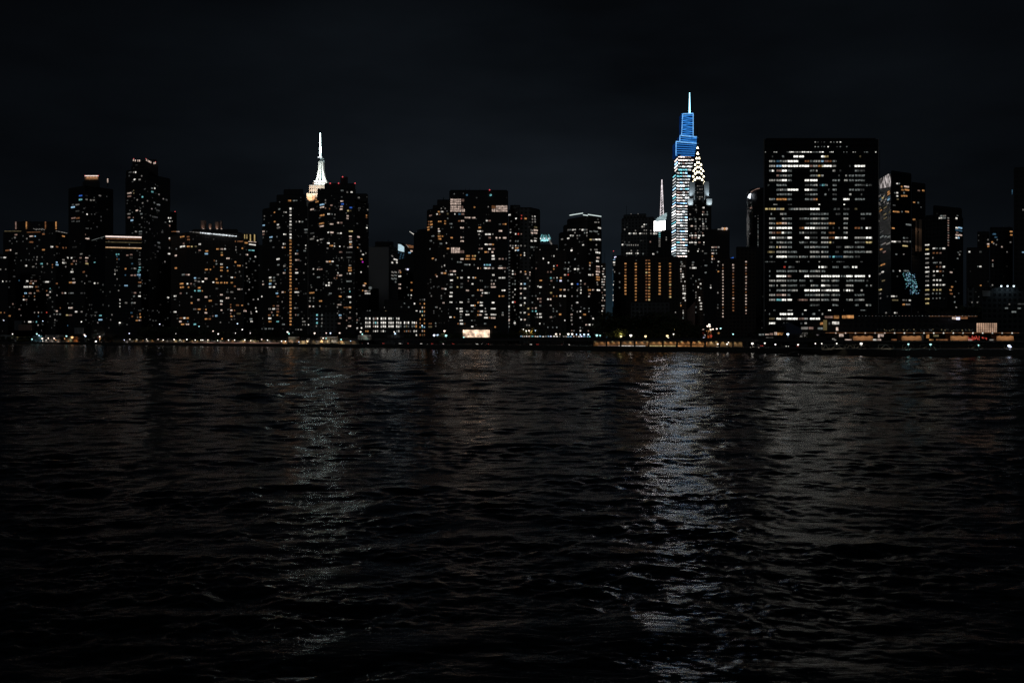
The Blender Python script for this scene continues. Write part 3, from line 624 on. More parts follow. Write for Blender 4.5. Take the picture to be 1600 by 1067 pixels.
b29 = building('low_building', 'long dark roofed building with three blue white roof spotlights at right', 'building', [([(1534, 600), (1650, 600)], 451)], 'dark', 24, fill=.0)
panel(1535, 454, 1547, 463, 599.5, F_['blank'], b29.root, 'wall_panel')
SPT = glowing('spot_lamp', (.75, .92, 1), 2.2, 0)
for x in (1564.5, 1574.3, 1584): beacon(x, 447.2, 599, b29.root, SPT, .5, 'spotlight'); mast(x + 1.6, 451, 437, 601, b29.root, .35); lamp_light((px_x(x, 597), 597, pz(446.5, 597)), 160, (.6, .85, 1), .2)

# ================================================================== lit windows read off the photograph: row, then x or x-x and a light class
WINS = """
306 123-129U 131-137d 154-158w|309 146-148g|312 123-129C 130.5-137w|313 140-144w 145-148w|320 112-116g 118-124w|324 111-117B|330 118-124g|335 135-137W 143g 148g
339 158g|341 111.5-118p 119-125o|346 111.5-117g 119-125g|345 158g|357 131-139g|366.5 133-134p|373 132.5-140P|386 113-120d|397 125-129w|402 113-118d
403 111-113W 113.5-119O 124-128p 131-138P|408 114-117p 119-120p 131-137p|412 130-138Y|410 147-149C|412.6 111-114o 118-120w|421 113w|425 110-115W 129-134o|431 135w
436 113-117w|440 128g 138-142g|441.5 108-113O 113.5-118P|442.6 133w 147-149W 153w|445 161g|458 96-99p 101-103W 106-109g 110-115v 126-130g 133g
474 105-107g 112-114g|481 105-109W 109.5-114P|481.2 94o|487 117-121W 126-129w|488 148-152g|492.4 103-107Y 107.5-113p|493 134g 143g 149w 155-159C|499.5 154-160B|499.8 173w 134g|504 153w
366 66-70o|367 23-27p|369.3 46-52P 55B|369 35-37g|369.2 97-101O|371.5 22-25w|373 42w|378.4 46-52o|377.5 26.3g 36g|385.8 79-83W 87-91o|387.3 97-100o 103o
390.5 66-70O|391.3 8-15o|390.8 15.5-18P|396 24-27w|388 54g|402.5 0-5g 5.5-10W|401.8 58w 53g 66g|406 41g 51g 57.5w|406.3 97-101w|402.8 105-107W|410 87-90B|410.8 97-101W 102.5w
412.3 56.5w 63-67C 74w|413.8 82o 87-91B|415.2 39-42.5W|416.8 50-54w 66.5w 102.5w|418 82o 57g|421 1w 9w|425 81g 65g|407 33g 23g|408 20-25d
430 49-56d|432.2 20-26g|438.5 30b|439.6 4.5W 10w 15g|439.4 41-44.5W 47-51p 53-57.5p|440.5 70-77W 68g|443 46-50o 51-53W|443 86-90o|445 63-65d
448.3 37-43.5W 45-48W 48.5-51.7W 55-58.5o 60g|451 78.5C|449 14g 92g|454.3 57-61o 73o|456 78.5W 74g|458.2 38-42B 45-49.5p 54w|461 72.5-76.7P|461.5 88-90w|463 36-38o 45g 54o
465 78.5w|468.2 36-38.5W 39-42.5p 54w|475 20p|479.7 15g 82g|483.2 29-33.5p|486 86-90P|488.5 1.5O 7o|488.3 54w 60P 65g 73R|491 84-86v 88-90w 92-95v|493.5 13-16.5O|492.8 31-33.5w|494 60b 78.5w
500 5w 86w|502.8 30-33v 38w 44-49W 57C 52g|508 39-42p 59.5w 53g|508.6 105-106b
397.5 181-183C 184-187C|399 197-201p|401 182-184b|405 183o 186b|410 183g|398 203-207p|403 203-207g|412 205-208b|419.6 209-213w 206g|420 195-197.5O|424 180w|421.5 179.6w
422.6 183w|425.8 180w|428.5 179.5W|436 183w|430.3 204-208p 209-213p|430 195-197b|395 217-220g|399 218.5g|405.3 216-220v|410 216-220g|413 217-220v|418 217-220C|422 216-220C|425 215-218C|429.5 214-220B|432 216-220b|435 217-219g
441.2 216-221o|446.3 194-200B|446.8 215-221v|457.6 209-213p|457.2 218-220w|462.8 208-211v 216-220W|464 218-221w|473.2 205-208v 208.5-212w 195-199w|485 216-221g|488.8 204-207b|494.4 205-208o
490.6 218-219.6O|495.5 214-216w 218-220.6O|500.5 212-216O 216.5-219P 219.5-221p|446 180g 187g|454 185.5w|446.8 162g|456 161g 172g|468.5 187.5W|474 187.5W|479 187.5W|476.3 139-141g 143-144g 161g|477.8 170g|491.7 174-176w
269.5 201-206g 208-210w 211-213W|275 221.4w 202g|280.8 209-212W 216.5-220w|294.4 236-239v 240.8-242.5W|300 236-239.6C|304 248.3w|302 199-205.5P|307 199-205.5p|298 209y|302.3 209y|308 221.5-224C|312.6 214.5w|314 230.5w|311 255.2w|312.5 258-262g
317.5 223w|320 245-250v|317 241v|329 202-204g 212-216P|330 219w|334.4 199-204w 219-223v|340 199.5-204p 208-209p|344.5 204-208.5B|340.3 222w|339.3 237-247g|326.5 237w|329 244-249g|323 224g|337 234-236g
351 217-220g|349 233g|362 211-214w 217-222v|363 229g|358 234g|363 252-255g|340.8 263.3W 266.8W|346 265W|346 269w|353 265p|347.5 257-260g|379.5 246-250v|386 246-251g|366 217-222g
370 281-289O 292-296o|372.4 264.5W|374.6 292-297o|375 265o|380.8 286-288p|381.8 310.5-314W|385.3 281.5-289W 292-297O 298.5-301Y 304-308y|387.5 264.5w|389 275.7v|391.3 310-314p|389.3 338-342.5O 345-349P 350.5-353W|392.4 320.5-325.5O|396.6 320-325B
396.6 262.5-265.5W|394.8 345-348y|398.6 345-348.5O|399.4 273-276.6P|403.8 353.8-359P|407.3 335o|408 338w|409.4 366.5-369O|409 257.5w|412.5 337-340v|412.8 344.5-348W|415.2 370.5-376O 379-380.5w|417.7 344-348.6O|417 334o|418 355B|419 273-277O|421.2 320-325O 327.5-330O
422.6 344-348O|423.3 354.5-357O|424.5 374.3w|429.2 284-289v 289.6-293p 293.5-296.6P|431.8 344.5-347w|433.6 360.5-364W 367o|434.5 303-306.6B|434.8 309-313g|435.5 320-324P|436.2 337-340O|438.8 303.5-307w|440 309-312.5w 315.5-318.6W|441 332-335W
441.8 337-342O 344-347.6O 350-352O 353.3-356O 360.5-364O|443.3 281-287O 291.5-294W 297-300p|444 302-305g|447.4 365.6-368.4o|448.9 281-288O 293.5-296O|449.7 309-313.6O|452 371-376P 378w|451 337-341g|454.3 303.5-306C 309-314C 315.3-317O|456.3 360-364.6w 353.5-357g
458.3 281-284p 291-292.6v|460.5 344-348P|463.8 298-300.5w|462.6 271.5-276W|465 261-264W|465.6 353-358P|466.2 366-368w|464 320-324P|467.8 272-275g|468.6 308.6-312P|470 326-331O|470.4 344-348W|473.5 298-301O|475.3 344-347.5P|475.5 336-340g|476 360.5o|477 368-374o 377-380O|480 360.5o
478.5 320-322g|483.2 302-304v 304.6-307p|483.3 309-313.5O|483.8 320.5-323O|484.6 344.5-347.6P|484.9 360-363P 365.5-367.5o|486 377-385P|488.5 309-310.6w|488.7 319.5-324P|487.4 271.5-276W 265-268g|490 360.5p|490 370-376y|493.6 331.5-334p|493.5 336-340B|494.3 360-363O|494 366w
497 280.5-286o 286.5-290.6W 291-295O|498.4 320-324O 325.6-330o|499 361.8w|502.4 280-284P 293.5b|506.8 283-288O 288.5-295.6P|506.7 302-307C|503.7 344.5w|506 321d|488 248g|486.5 247-251v|497 262g
377.3 367.8o 371-380o|379.5 382-387O|386.3 368.7w|390.5 368.7w 385g|388 377.5-381.5O|397.8 375.5g 384w|398 386.5P|401.2 398-400W|404.5 391v|408.5 389g 395-398g|431.8 386w|411.5 384.5w|418 385w|436 388.8w|441 390v|452.6 389w|458 383-385g|468 396w|475 388v|481.2 399.5W|487.2 392w|490 392.6w|498.5 390-394v|502.3 391-395W|483.5 382-383o|485 383-386O
313.8 450-455O 457-465v|316 436-438g|327 435-438v|332 428-430O|331.8 443-445w 446-448W|337.6 413.5w|343 413g|346.5 428-431O|346.6 462-464w 467-469W 471-474v|351.3 433-436W|352.3 409-414B|356 433-437.6w|361.7 410-413.6P|361.8 416-418g|366.5 410-413.4p|366.3 442.5-447.5W|371.5 411.6g|370.7 421-426B|376.3 421.5-425v|370 433v
381.2 442-444W 444.6-446.6w|386.7 440-443P 443.6-446.6O|392 463-466b|396.5 461-463W 463.6-466p|359 475-482v|363.5 474.5-482g|364.6 485-491g|373.5 484-491w|376 495.6-497.4W|374.2 500-504w|383.6 477.6W|388.3 477.6w|370 490.7w|392 474-478v
404.9 432.5-437W|406.3 461-465P 465.5-467.8p|414 433-437v|415.7 442.5-446w|421 461-465p|422 445.5b|426.3 461-466W|426.5 442-446P|429 432.5-436w|433.8 420.5-424W 426.5-430v|438.8 421-424.6Y 426.5-430v|443.6 420.5-424B 431w|448.6 420.6-424W 426.6-430W|436.4 462-464w
439.6 411w|444.2 409-412.6P|451.2 461-465o|456.6 460-467.6W|458.4 431-434.6B|456.6 440-443P 444.6-446O|461.4 465-467w|463.2 432.5-436o|463.2 409.2W|467.6 402.5-405W|466.8 395.6g|471.6 441w|478 426.5-429o 432-436p|482.7 419.5-423.5w 425.5-430W 432-436p|487.2 432.5-436o|481.2 459.6-463w 464-466g|481 399.6W|486.6 400.6W|489.6 392.6w
492.5 419-423o 432-434.6O 427v|492 461-463p 464.5-467v|497.4 410w 419.5-424W|502.4 419.5-424O 432-436C|498.5 394v|502.5 391.6-395W|506.6 440.5-445v|497 441w|513.7 409.5v 413.5-417v 419.5-423v 425-427.6v|502.4 472-478w|507.4 473w 477w|507.4 480-483W|497.5 472.6w 481.6w|514.8 461-464g 465-467w 469-472w
488 424-426p|403 478g 475-480v|412.8 477.3w|415 526-529v
298 532.5-537v|300.5 541.5-544w 547.5-551W|309.2 559-562w|313 508.6w|312 492.5-498O|315.5 493-498O|317.3 508.6w|314.5 531.5-537P|319 533-537U|319.8 500-507B|324 500-506.6P|323.2 531.5-536P|324.6 546-550.6U|327.3 485-490.6P|327 530.5-536P|321 516-519.5p|325.6 508.6p|326.4 515o|323 523.6g
329.5 542.5-545.5Y 547-549y|336.6 500-507O|334.7 511.5-515.6W 518-519.6v|335.5 523.4w|337.6 541.6-545P|336.7 572.5O|340 572.5o|341.6 541-544.6P|328 574.5w|325.5 562.4g 560.6g|349.3 499-506.5O|353.6 500-506P|350.3 515.5-521P|348.2 526.6-530P 531.5-535p|356.2 572-574W|361.6 544.5-552Y|363.3 511.5-514.4W 515.6-521.6P|364.6 526.5-530w 531-534W
369.6 545-550P|373.8 545.5-550p|370.4 558-562P|378.2 545.6-550W|380.2 511-515W|380.4 522.6w|384 514.5-521O|384.6 522.6W|385.2 530-532W|386.2 545.5-551P|388.2 510.6-513.6w|387 558-560O|382 546-549O|385.3 537.5w|387 543.6w|394 529.6-535p|394.5 541-549g|392.4 563.6w|397.8 565.5-568.6W|395.6 571.6w
403 534w|404.8 563-566O|409.4 565.5-567.4M|402.3 541-549g|408.7 509.4-513P 513.6-517.6O 518-521.6W|413 477.4W|413 515-519g|414.8 545-549w|420.4 489.8W|420.8 496.4P 499-504p|418.8 544-549.6O|422.8 543.8-550O|427.6 541.6-544w 545.6-548.6W|425.2 564W|426.6 528W|430.2 526-529p 530-534.6P|428.3 490w|426.6 473.6-476w|433.4 495.6-500v|434.6 521.6-524p 525.6-527o|439.6 541-549.6v|442 513-515W 516.5-519w|446 508.6-511W 512-515.6W
451.3 529w 532w|451.6 546w|445.6 486g|449 487w|453 494.6w|455.6 546.6C|457.6 483-491.6O|458.6 513.6-518.6v|458.6 478g|464 543.6-548.8W 541-543g|463.2 529-534O|465.6 484.6w 490w|470.4 484.6w 490g|472.4 546-548.6W|470.4 498.6-503.6O|476 527-534P|478.8 483-486P|478.8 488.6-490.6W|480 527.4w|480.4 537-544o 544.5-549O|478.6 500w|488 546.8w|492.4 529-534B|496.6 530-533.6P|497 544-548.6p|500.6 541.6p|505.4 528-532p|509.5 543.6-548.6P|512.6 541.6w|489.5 527.5w
492.3 494.2-496.6C 502-504v|498.3 494.2-496.2B 502-504w|504.6 494-496.6C 502.2-504w|509.6 494.4w 502.4v
443 568.6-572O|446.2 566.6-570.5P|448 576.6-580g|454 565.6-567.4O|454.8 569.6-572.6P|455 574.4w 577.6w|458.6 570-572.6W 574-575.6W 577-578.8W|416.6 575w|489.8 557w|500 558p|512.6 558W|512.4 564.6W|504 557.6v|505.6 564g|497 561.6g
400.2 611.6-614w|405.8 615-621W|410.4 611.5-614W 619-621W|425.4 611-615.4w 616-620w|423.2 622.5-626.6p|425.7 622-624w 624.6-627O|430.5 611-615w 616-620v|431.8 621.4-627W|435.5 611-615v 615.6-620v|440.6 618v|444.3 621.4-626.6P|450.4 621.4-626.6P
421 635.4-638.6L|420.6 633-635w|392.4 641-645P|395 638-642B|394 642.6-645.6P|441.5 641.5-644.6O|453.5 641.5-644.6O|461.2 642.6W|465.8 642w|449 636g|448.6 626g|461 638v
337 671-675p|346.6 669-671o 672-675.6O|351 669-671o 672-676O|355.2 667.6-671O 673-675.6w|359 668-671O|346.3 682-690O|349.6 694-697O|326 689.6w 695.4w|331 682-687O 688-693W|335 682-685W 685.5-688o|334.3 698-701y|341.6 699.6v|357.8 681.6-686.6P 690-693g|361.6 684-688W|365.6 684-688y|369.3 681-689O 690-692.6O|369 674-679v|373.5 681-690O|376.4 673-675v|380.8 687-691v|380 697.4W|388.6 698-702O|389 672v|376.4 672g|404 675-678O|406 681w|400 693.6w|417 690.4w|415 694.6W|423.4 696-698w|427 689-692P 692.5-697.5O
429.5 680-682o|432 682-685.4P|451 690-692p 693-694.5P|451.6 695-697.6W|458.5 695g|462.3 689.6w|466 689.6v|473.4 691-695P|437 672-674g|441 673g|450 674g|458 672g|462.6 674w|448 678g|449 684g|480 683w 681v|482 687.6w|486 678g|489 678g|505.6 670-672o 673-674.6o|510.6 670-675y|509.6 681w|505 681v|493.6 686g
345.7 694-697O|349.8 701-707v|355.5 704-706v|351.7 702g|334.7 710.6W 716-720b 720.4-726p|324 740-743O|323.4 763w|340.3 726-735P 737-743P|345.5 715.5-719.6o 720-725.6P|345 759-762W 762.6-767p|350.4 785-788o 788.6-791.4O|350.6 779-783g|356 719-725P|355.7 747.5-752O|351.6 748g 751g|361.4 746-752W 753-755w|366.2 747-750w|361 779-785P|366.2 758-767W|366 770w|371 719.4-722P 722.5-725w|371.6 703.5-708O|371.7 763-767p|371.8 774.4-777P 779.6-782P 785.4-791.6P|372.4 749-751v|377 719.5-724.5P
382 757-763W 763.6-768P 768.5-772O|382.6 748.5-750g|388.6 748-750p 751-754P|389.2 763-767W 770-773p|394 757-761O 761.5-764p 768-771P|394.5 748v|400 768-773W|400 728-734O 737.5-740O 741-743.6Y|404.8 719-724.6P 726-735O 736.6-743O|404.6 768-773W|404.6 779-783P 784-787p 790-791.6w|405 750v|409.6 714-717v 718-722v|404.6 706v|413.6 725-733v 733.5-734.6W|414 741v|414 756-758B 758.6-764C 764.5-767B
419.3 745.6-748P 750-751.6o|419.2 756-761W 761.5-766P 768.6-772w|419 778-785.6P 786-791p 792-795.6v|415.8 779-785v|423.8 707-712.6P 702.6-706p|424.6 789w|429 700-702w 703-708W 711.4w|429.6 769-772.6W|423 722v|433.8 719-723.4W|434 715Y|433.6 730.6-733.6W|434 738-741W 741.4-744O|434.2 779-783W 783.6-790W|438 703-708W|438.7 749.6-751.5w 752.5-754v|438.5 767-770w 774w|439 731.6p
443.7 736.6-740W|443.6 704-707g 719.6-723.5g|443.8 767-769P 770-773P|448.7 702.6-707v 719.6-723v|448.6 713.6-716Y|448.4 757-760v 761-763g|448.6 767-770P 770.5-775P|453.8 728-733P|453.4 749.6-755P|453.3 745.6-748O|453.7 783.6-790W|457.4 702.5-707.6W|457.7 752.5-755W|457.8 757-762W 763-765v|463 702-707W|462 737-741v|462 751-753.6p|462.8 779-781.6O 784-788O
467.7 731-733v|472.3 701.6-707W 718-723W|471.6 730.6-733.6w|472.7 745.6-748.6O 749.4-755W|472.8 768-773W|472.4 713g|477.3 735.6-740.4W 741-743O|477.2 749.4-754.6W|482.2 713-715.6W 718-723W|482 757.6-759W|482.2 766-775W|482 739-743g|486.6 718-723W|486.4 746-749o 749.6-754.6W|486.5 736-739.6v 728-732v|486.6 757-760w|491.2 718.6-722.6w|491.6 727-734W|492 745.6-748O 748.6-753P|491.5 757.6-761.4W 766-776W|492 783.6-787w
495.6 701.6-706W 709-711O|495.4 718.6-722v|496.5 756-763W 763.5-766o|496.8 767-770P 770.5-774P|500.6 718-723W|500.6 736-739v 742g|505.8 718.6-724W 714.6-717o 725-727o|505.6 756-760v|510.3 736-740W|510.8 772.5-775O|488.6 784-787v
336 793.6-798W|341.6 806.5W 814.6R 819.5-823O|337 815R|338.4 831.6w 835.6W|342.6 831.8w 836w|347 831.8w 828g|346.6 836w|351.5 831g|355.4 834-840y|360 829-833w 834-840P|364.2 828-833P 834-839.6P|359 798w|363.2 798W|365.8 806W 810R 814.5p|372.6 834-839w|376.6 829-832W 834-838W|376.4 797.6w|377 806v 809.4v|384 797.6w 801.5w 806W 814w|384.4 810v 819-821w|387.7 801W 805-807O 809O|391.2 805-807W 808-811B|386.4 829-833v|386 835g|390.6 834g|395.5 819.4W|398.6 812.6-815O|399 819.5W|403 828-830w
403.6 813.6g|423.6 801.4W|424.8 812.5-815P 819.5-822O|428.4 801.4W 804-806p|428.6 820-822.6P|425.6 828P|429.6 828P|434.6 823-826w|439 828w|439 805v|443.8 801.4v 805v|443.6 813-815.5W 818.6-821.4B|440 827.4g|450.6 812-815.5P|451 818.4-822W|452.3 804-806W|456.4 801.4w|458.6 812.5-815.4P|460.3 804.6w|464.4 801.5w|465.6 812-815v 818.5-822W|472.3 800.4-802.6W|472 804.6R|473.4 818.6-821.2W|477 811.6-815W|477 819y
482.2 823.6-827Y|484.4 804.6w|488.4 811.6-815W|488.5 818-821.8W|491 824.6-828O|499.2 813-815.6W|499.4 818.5-821.4P|495.6 812v|504.6 803-805.6W|508 822-824.6w|508.2 827w|502 804v
447.6 827.4w
390.8 843.8w|389.6 870w|391.2 881.6w|391.4 892-894.6W|388.6 893.6w|404 849W|400.2 865.6W|400 862g|410.5 857W|415.8 865.4W|415 870.6R|420.4 865.4O|419.8 837.6p|425 855-857p 859.6-862.4p|424.6 888v|434.4 859.4-862.6C 865.6w|434 870.4W|434.3 874.6-878O|438.7 870.4b|438.8 860-863p 874-878L|438.4 843-847O|447.6 840.6W|448.6 842.6-846.6W|448.9 865.4W|452.6 874.5-878O|452.8 880.4-883.8P|453 888.2w
457.6 859.5-862.6Y|458 843.5v|462.7 865o 870O|462.4 874-877.6W|462.6 880.3-884W|462.4 831.6g 836-838.6v|466.8 840.4P 843-846p|467.6 855-857.6W 859-861.6P|471.6 843-846p|473 846W|472.6 831.6v|477.6 842.8-846v|477.4 859-862w|477.6 874-877g|481.4 831.8p 834.8-838.8P|486.2 831-832.6C 835-838.6C|482.4 864.6v|486.3 864.6v 870v|490.6 839.6W 842.4-846.6W|495.6 839.6w 842.4-846.6W|491.2 873-877.4O|491.4 892-894.6P|495.6 859-862.5P 864g|496 893.4w|500.5 882.6W|500.6 892-894.6w|496 836g|505.7 842.6-844.6W|506 850g|511.4 856v 863.6v 870v|506.6 894w
346 799g
359.3 888w 891v 894-896.5W 898-900W 905-907.6W 909-911.6W 914v 917.6w|363.8 898.6w 913.6v 917.6W|368.3 890.6-893W 894.5-896.6W 902w 905.6v 917.6w|372.6 886.6-889.6W 901.6-903.4w|374 877-880w|382.8 910-912.6W|378 905.6g|389.8 892.6-894.8W|393 892.6-894W
410.4 883.4v 889v|420 881-882.6v 884v|420.4 888W|420.6 897-900.4W 902-905W|415.6 904g|424.4 888.4g|429.5 881-885P 888R|405 898.6v|438.7 907.8W|438.6 888v|443.8 892.6-895.4W|444 901.6-904U|443.6 913-915.4p|444 907.6w|449.3 907.6v 894g|448.6 918.4w|453.2 907.8W|453.8 902w|457.8 907.6W|462.8 894w 902.4v|463 919-921W|472.8 901-903.6W|477.6 893-894.6w|482 893v|486.6 907W|487 902w|491.4 911.6-915.5O|482 912-914.6v|496.4 907W|511.8 907v|516.8 905.8-908.2W|500.8 892-894w|516.6 893.6p 897v|517 919p
343 934g|347.5 929-930w 931-932w 934-936w|356.3 934-939W|361.7 921-925v 927-934v|366 934-935.6v|374.4 921-924Y 925-929w 930-934W 934.6-938.4W|382.7 931.6w|390.4 922-924w 928-934w|394.8 930-938W|402.8 932-936P|408.3 931-935.6W|411 920.6-922.6O|415 920.6-922.6P|416.5 931-937P|420.6 931-937p|420.6 920-922v|424.6 931-937P|429 931-935.6P|429.4 919-923.6W 926P|433 931-937O|437 931-937O|441.5 933w|445 933.6w|453.3 918.6-923O|453 925-928P|453.4 932-937.4W|459 920-922.6p|463 919-921.6W|482 919.8v|486.8 920v
507.4 915-919P 919.5-922.6W 925-927W|497.6 926.5W
410 958-962W|413.8 958-961.6w|421.6 958w|425 960.6w|439.6 959v|445 957.6-958.8W|453 957.8v|461.6 957.8W|465.4 957.8w|469 957.8W
351 1005.6-1008W 1010v|354.4 1002.6-1004.8W 1006.4w|358.6 976w|360 1006.8w 1010w|360.4 993w|365 982-985W 986v 989-992W 992.6-994.6W 999-1001.6W 1003w 1006.4w 1010w 1016.8w|365 1020.6-1023W 1023.5-1025.6W 1026-1027.6w|360.6 1017w|378 1016p|382.4 971.6-974W|383 980v 983w 986.6w 990w 993.4w 996.8w|378.6 976g 983g|391.8 986.4w 996.4w|396 978.6-980.6W 982-984.4W 985.4-987.6W 993.6w 995.5-997.8W|396.6 1005v|397 1019.4-1022W|401 979g 994g
371 1041w|374.6 1041w|394 1027v
427 968v|440.6 968.2w|449.5 968v|407 994g
324.6 1097-1101W|317.6 1080R|321 1086-1088g|328 1086-1088.8w|331.4 1097-1100.8p|331.6 1105v|335 1077-1079.6w 1080.4v|335.4 1097-1098.6W 1100-1101w 1103w 1105.4v|342.6 1077.6W 1080.6v 1085-1088v 1092-1094.6w 1098w 1103w|346.4 1086-1088w 1098v 1103v|350 1097.4-1100W|353.3 1079-1083P|353.6 1085-1088w 1093-1095w 1097-1101w 1103-1104.6v|357.6 1086-1088w 1092w 1097-1101w|357.2 1103-1106w|364.6 1080v 1086-1088p 1098p|368.2 1077-1079W 1079.5-1083W 1085-1089W 1091-1094.6W 1097-1100.4W|371.6 1080-1083p 1085-1088.6p 1090.6-1093W
379 1076.6-1079W 1079.6-1083W 1085-1088.6W 1091-1094.6p 1099-1100.6W|382.8 1084.6-1088.6w 1098-1100.6w|311 1092-1094w|376 1087g
392.6 1075-1076.6W 1090.4W 1098w|389.4 1091.6w|396 1100-1105g|410 1081-1085v|414 1081-1084w|418.6 1077-1081w 1081.5-1086W 1086.5-1088W|415 1101-1105v|426 1101-1104v|431 1082.6w
409.6 1063-1066v|412.6 1064.6-1067w|416 1063-1065w 1066-1070.6w|420.6 1062.8-1064.8W|424 1063-1065P 1067g|428.7 1063-1065w 1065.6-1068.6W|432.7 1063-1065w 1065.4-1069W|435.6 1063-1065.4w|439.8 1063.4-1065.6w 1070W|447 1067.4W 1070.4w|451.4 1067.6W 1070.6w|455 1067.6w 1070.6w|458.7 1066.4-1069.8W 1070.6W|462 1070w|465.6 1066.6-1070.8W|469.6 1070.6W|477.6 1063-1065O|478 1064W|485.5 1067.4w|488.8 1067.4W|497 1067.4v|504 1067.4w|473.6 1063w|493 1068g
488 1055.4w|439.4 1087.2v|436.6 1091-1094v|443.5 1093.6-1095.8W|448.6 1090-1092W|457 1087.4w|461.4 1087.4w|465 1087.4w 1092-1094W|469 1092-1094W|473.8 1093.6-1096.8W|478.6 1093.4-1096.8W|483 1093.4-1097W|480 1087.6v|488 1086.8v|451 1095v
446 1110.4w|449.6 1109.4-1111.6W|457.4 1121.6w|476.6 1121.4v|481 1121.4w
386.4 1111.6-1117P 1117.5-1120p 1121-1124.6w|391.3 1112v 1115v 1119v|396 1111.6-1115P 1116v 1119.5v|400.6 1111.6-1114O|404.6 1111.6-1114P 1116p|409.6 1112v|408.8 1121.2-1123.8W|415 1121.6w|424.4 1121.2-1123.6O
300 1175g|325 1172-1175p|330 1171-1174g
365 1170-1173g|350 1169-1172g
222.4 1273.6w 1278g 1283g 1288g 1298w 1303v 1308w 1313W|229.6 1273.6w 1278.4v 1283.4v 1288v 1293-1294.6W 1308g 1313v 1323v
238 1195.6w 1208-1211w 1211.6-1214W 1229-1233v 1233.5-1240W 1241-1252w 1252.6-1258W 1259-1268W 1268.6-1280v 1280.6-1287W 1295.6-1298w 1298.5-1302W 1318v 1323v 1332-1334w 1335-1337w 1350-1356v 1367.4-1369W
244.8 1207g 1222-1225v 1240-1247W 1248-1256W 1283-1288W 1288.5-1294Y 1343-1345y
252.2 1202-1206w 1206.5-1211v 1213-1218b 1218.5-1223v 1223.5-1229w 1230-1247W 1257.6-1264o 1265-1272v 1272.5-1277w 1278-1282w 1282.6-1287B 1288-1293p 1294-1299o 1300-1304v 1305-1307g
259.7 1202-1206w 1206.5-1211w 1213-1221B 1221.5-1229W 1230-1238W 1238.5-1247W 1248-1256W 1256.5-1264W 1265-1270p 1270.5-1277w 1278-1282O 1282.6-1285Y 1285.5-1293W 1293.5-1299W 1300-1306w 1328g 1335-1344W 1344.5-1352W
267 1202-1205v 1206-1209W 1213-1221p 1221.5-1229W 1230-1237v 1265-1269v 1270-1272v 1275-1277w 1301-1305w 1313g 1336-1341v 1341.5-1351g
274.6 1213-1217p 1218-1223v 1223.5-1229w 1230-1237v 1265-1277v 1277.6-1282Y 1283-1287w 1311g 1321-1323w 1326-1328v 1329-1334v 1336-1345v 1345.5-1351v
282 1202-1205w 1205.5-1211w 1213-1221w 1221.5-1229W 1230-1237v 1257.4-1264W 1264.5-1277W 1300-1307v 1309-1312v 1319-1324w 1326-1334v 1336-1343v 1343.5-1351v
289.5 1201v 1213-1217v 1217.5-1229v 1258-1264g 1265-1272v 1272.5-1277w 1281-1284b 1284.5-1288C 1289-1293v 1301-1307v 1336-1345v 1345.5-1351g 1353-1356v 1357-1362g
296.8 1213-1218v 1218.5-1223w 1224-1229v 1230-1247W 1257.4-1264W 1265-1269w 1269.5-1277v 1295g 1301-1307v 1327-1334v 1336-1343v 1343.5-1350g
304 1214-1218v 1218.5-1229v 1230-1237v 1258-1264g 1265-1277v 1288-1291v 1301-1307g 1327-1330w 1346g
311.6 1202-1205w 1205.5-1211v 1213-1221O 1221.5-1229O 1230-1237v 1258-1264v 1265-1270v 1270.5-1274p 1274.5-1277O 1301-1307v 1317.6-1327W 1336-1343v 1343.5-1351v
319.8 1208-1214w 1231-1237g 1279-1281W 1317.6-1320W
326.8 1195.6-1203Y 1203.5-1212Y 1213-1219w 1219.5-1225Y 1232.6-1240v 1240.5-1247w 1248-1256w 1256.5-1264w 1265-1272W 1272.5-1280W 1303-1306v 1308-1312g 1318-1327g 1335-1339y
334.6 1205v 1219-1223w 1223.5-1229v 1265-1272v 1272.5-1282v 1283-1290v 1290.5-1294v 1306-1313g 1318-1321v 1321.5-1325v 1345-1351v 1353-1361v
341.8 1202-1205w 1205.5-1211v 1222-1226w 1226.5-1229v 1230-1237v 1249-1256g 1256.5-1264v 1265-1269v 1269.5-1277w 1277.5-1282v 1283-1288w 1288.5-1294v 1318-1325w 1345-1351g
349.2 1202-1206w 1206.5-1211v 1213-1221O 1221.5-1229P 1230-1237v 1259-1264g 1265-1270v 1270.5-1277w 1277.5-1282v 1283-1286w 1287-1294v 1295-1299O 1299.5-1304O 1318-1324v
356.4 1202-1206W 1206.5-1211w 1213-1220W 1220.5-1229W 1230-1237W 1249-1256o 1257.4-1264W 1265-1273W 1273.5-1282w 1283-1290w 1290.5-1294v 1302g 1311g 1318-1324w 1335-1344o 1345-1348v 1352.5-1356W 1357-1361w
363.8 1202-1206w 1206.5-1211p 1213-1220o 1221-1225W 1225.5-1229v 1230-1237v 1249-1253v 1253.5-1256w 1257-1264g 1265-1277g 1283-1290v 1295-1304o 1318-1321v 1321.5-1324w
371.6 1202-1205.6w 1206-1211W 1213-1220w 1220.5-1225w 1225.5-1229v 1230-1237W 1257.6-1264W 1265-1277g 1283-1290w 1290.5-1294w 1295-1304o 1304.5-1310W 1310.5-1316w 1318-1324W 1335-1343w 1343.5-1351w 1352.5-1357W 1357.5-1362W
378.9 1203-1207g 1213-1218v 1218.5-1224w 1225-1229v 1230-1237v 1249-1256v 1256.5-1262g 1265-1277v 1283-1290w 1290.5-1294w 1295-1298.6Y 1300-1303g 1336-1341v 1341.5-1351g 1352.5-1357Y 1357.5-1362Y
386.2 1202-1205.6w 1206-1210v 1213-1215Y 1217-1220P 1221-1229w 1230-1237v 1257-1264v 1265-1273w 1273.5-1282v 1283-1294v 1307-1314g 1320-1327w 1327.5-1333v 1335-1339g 1340-1350v
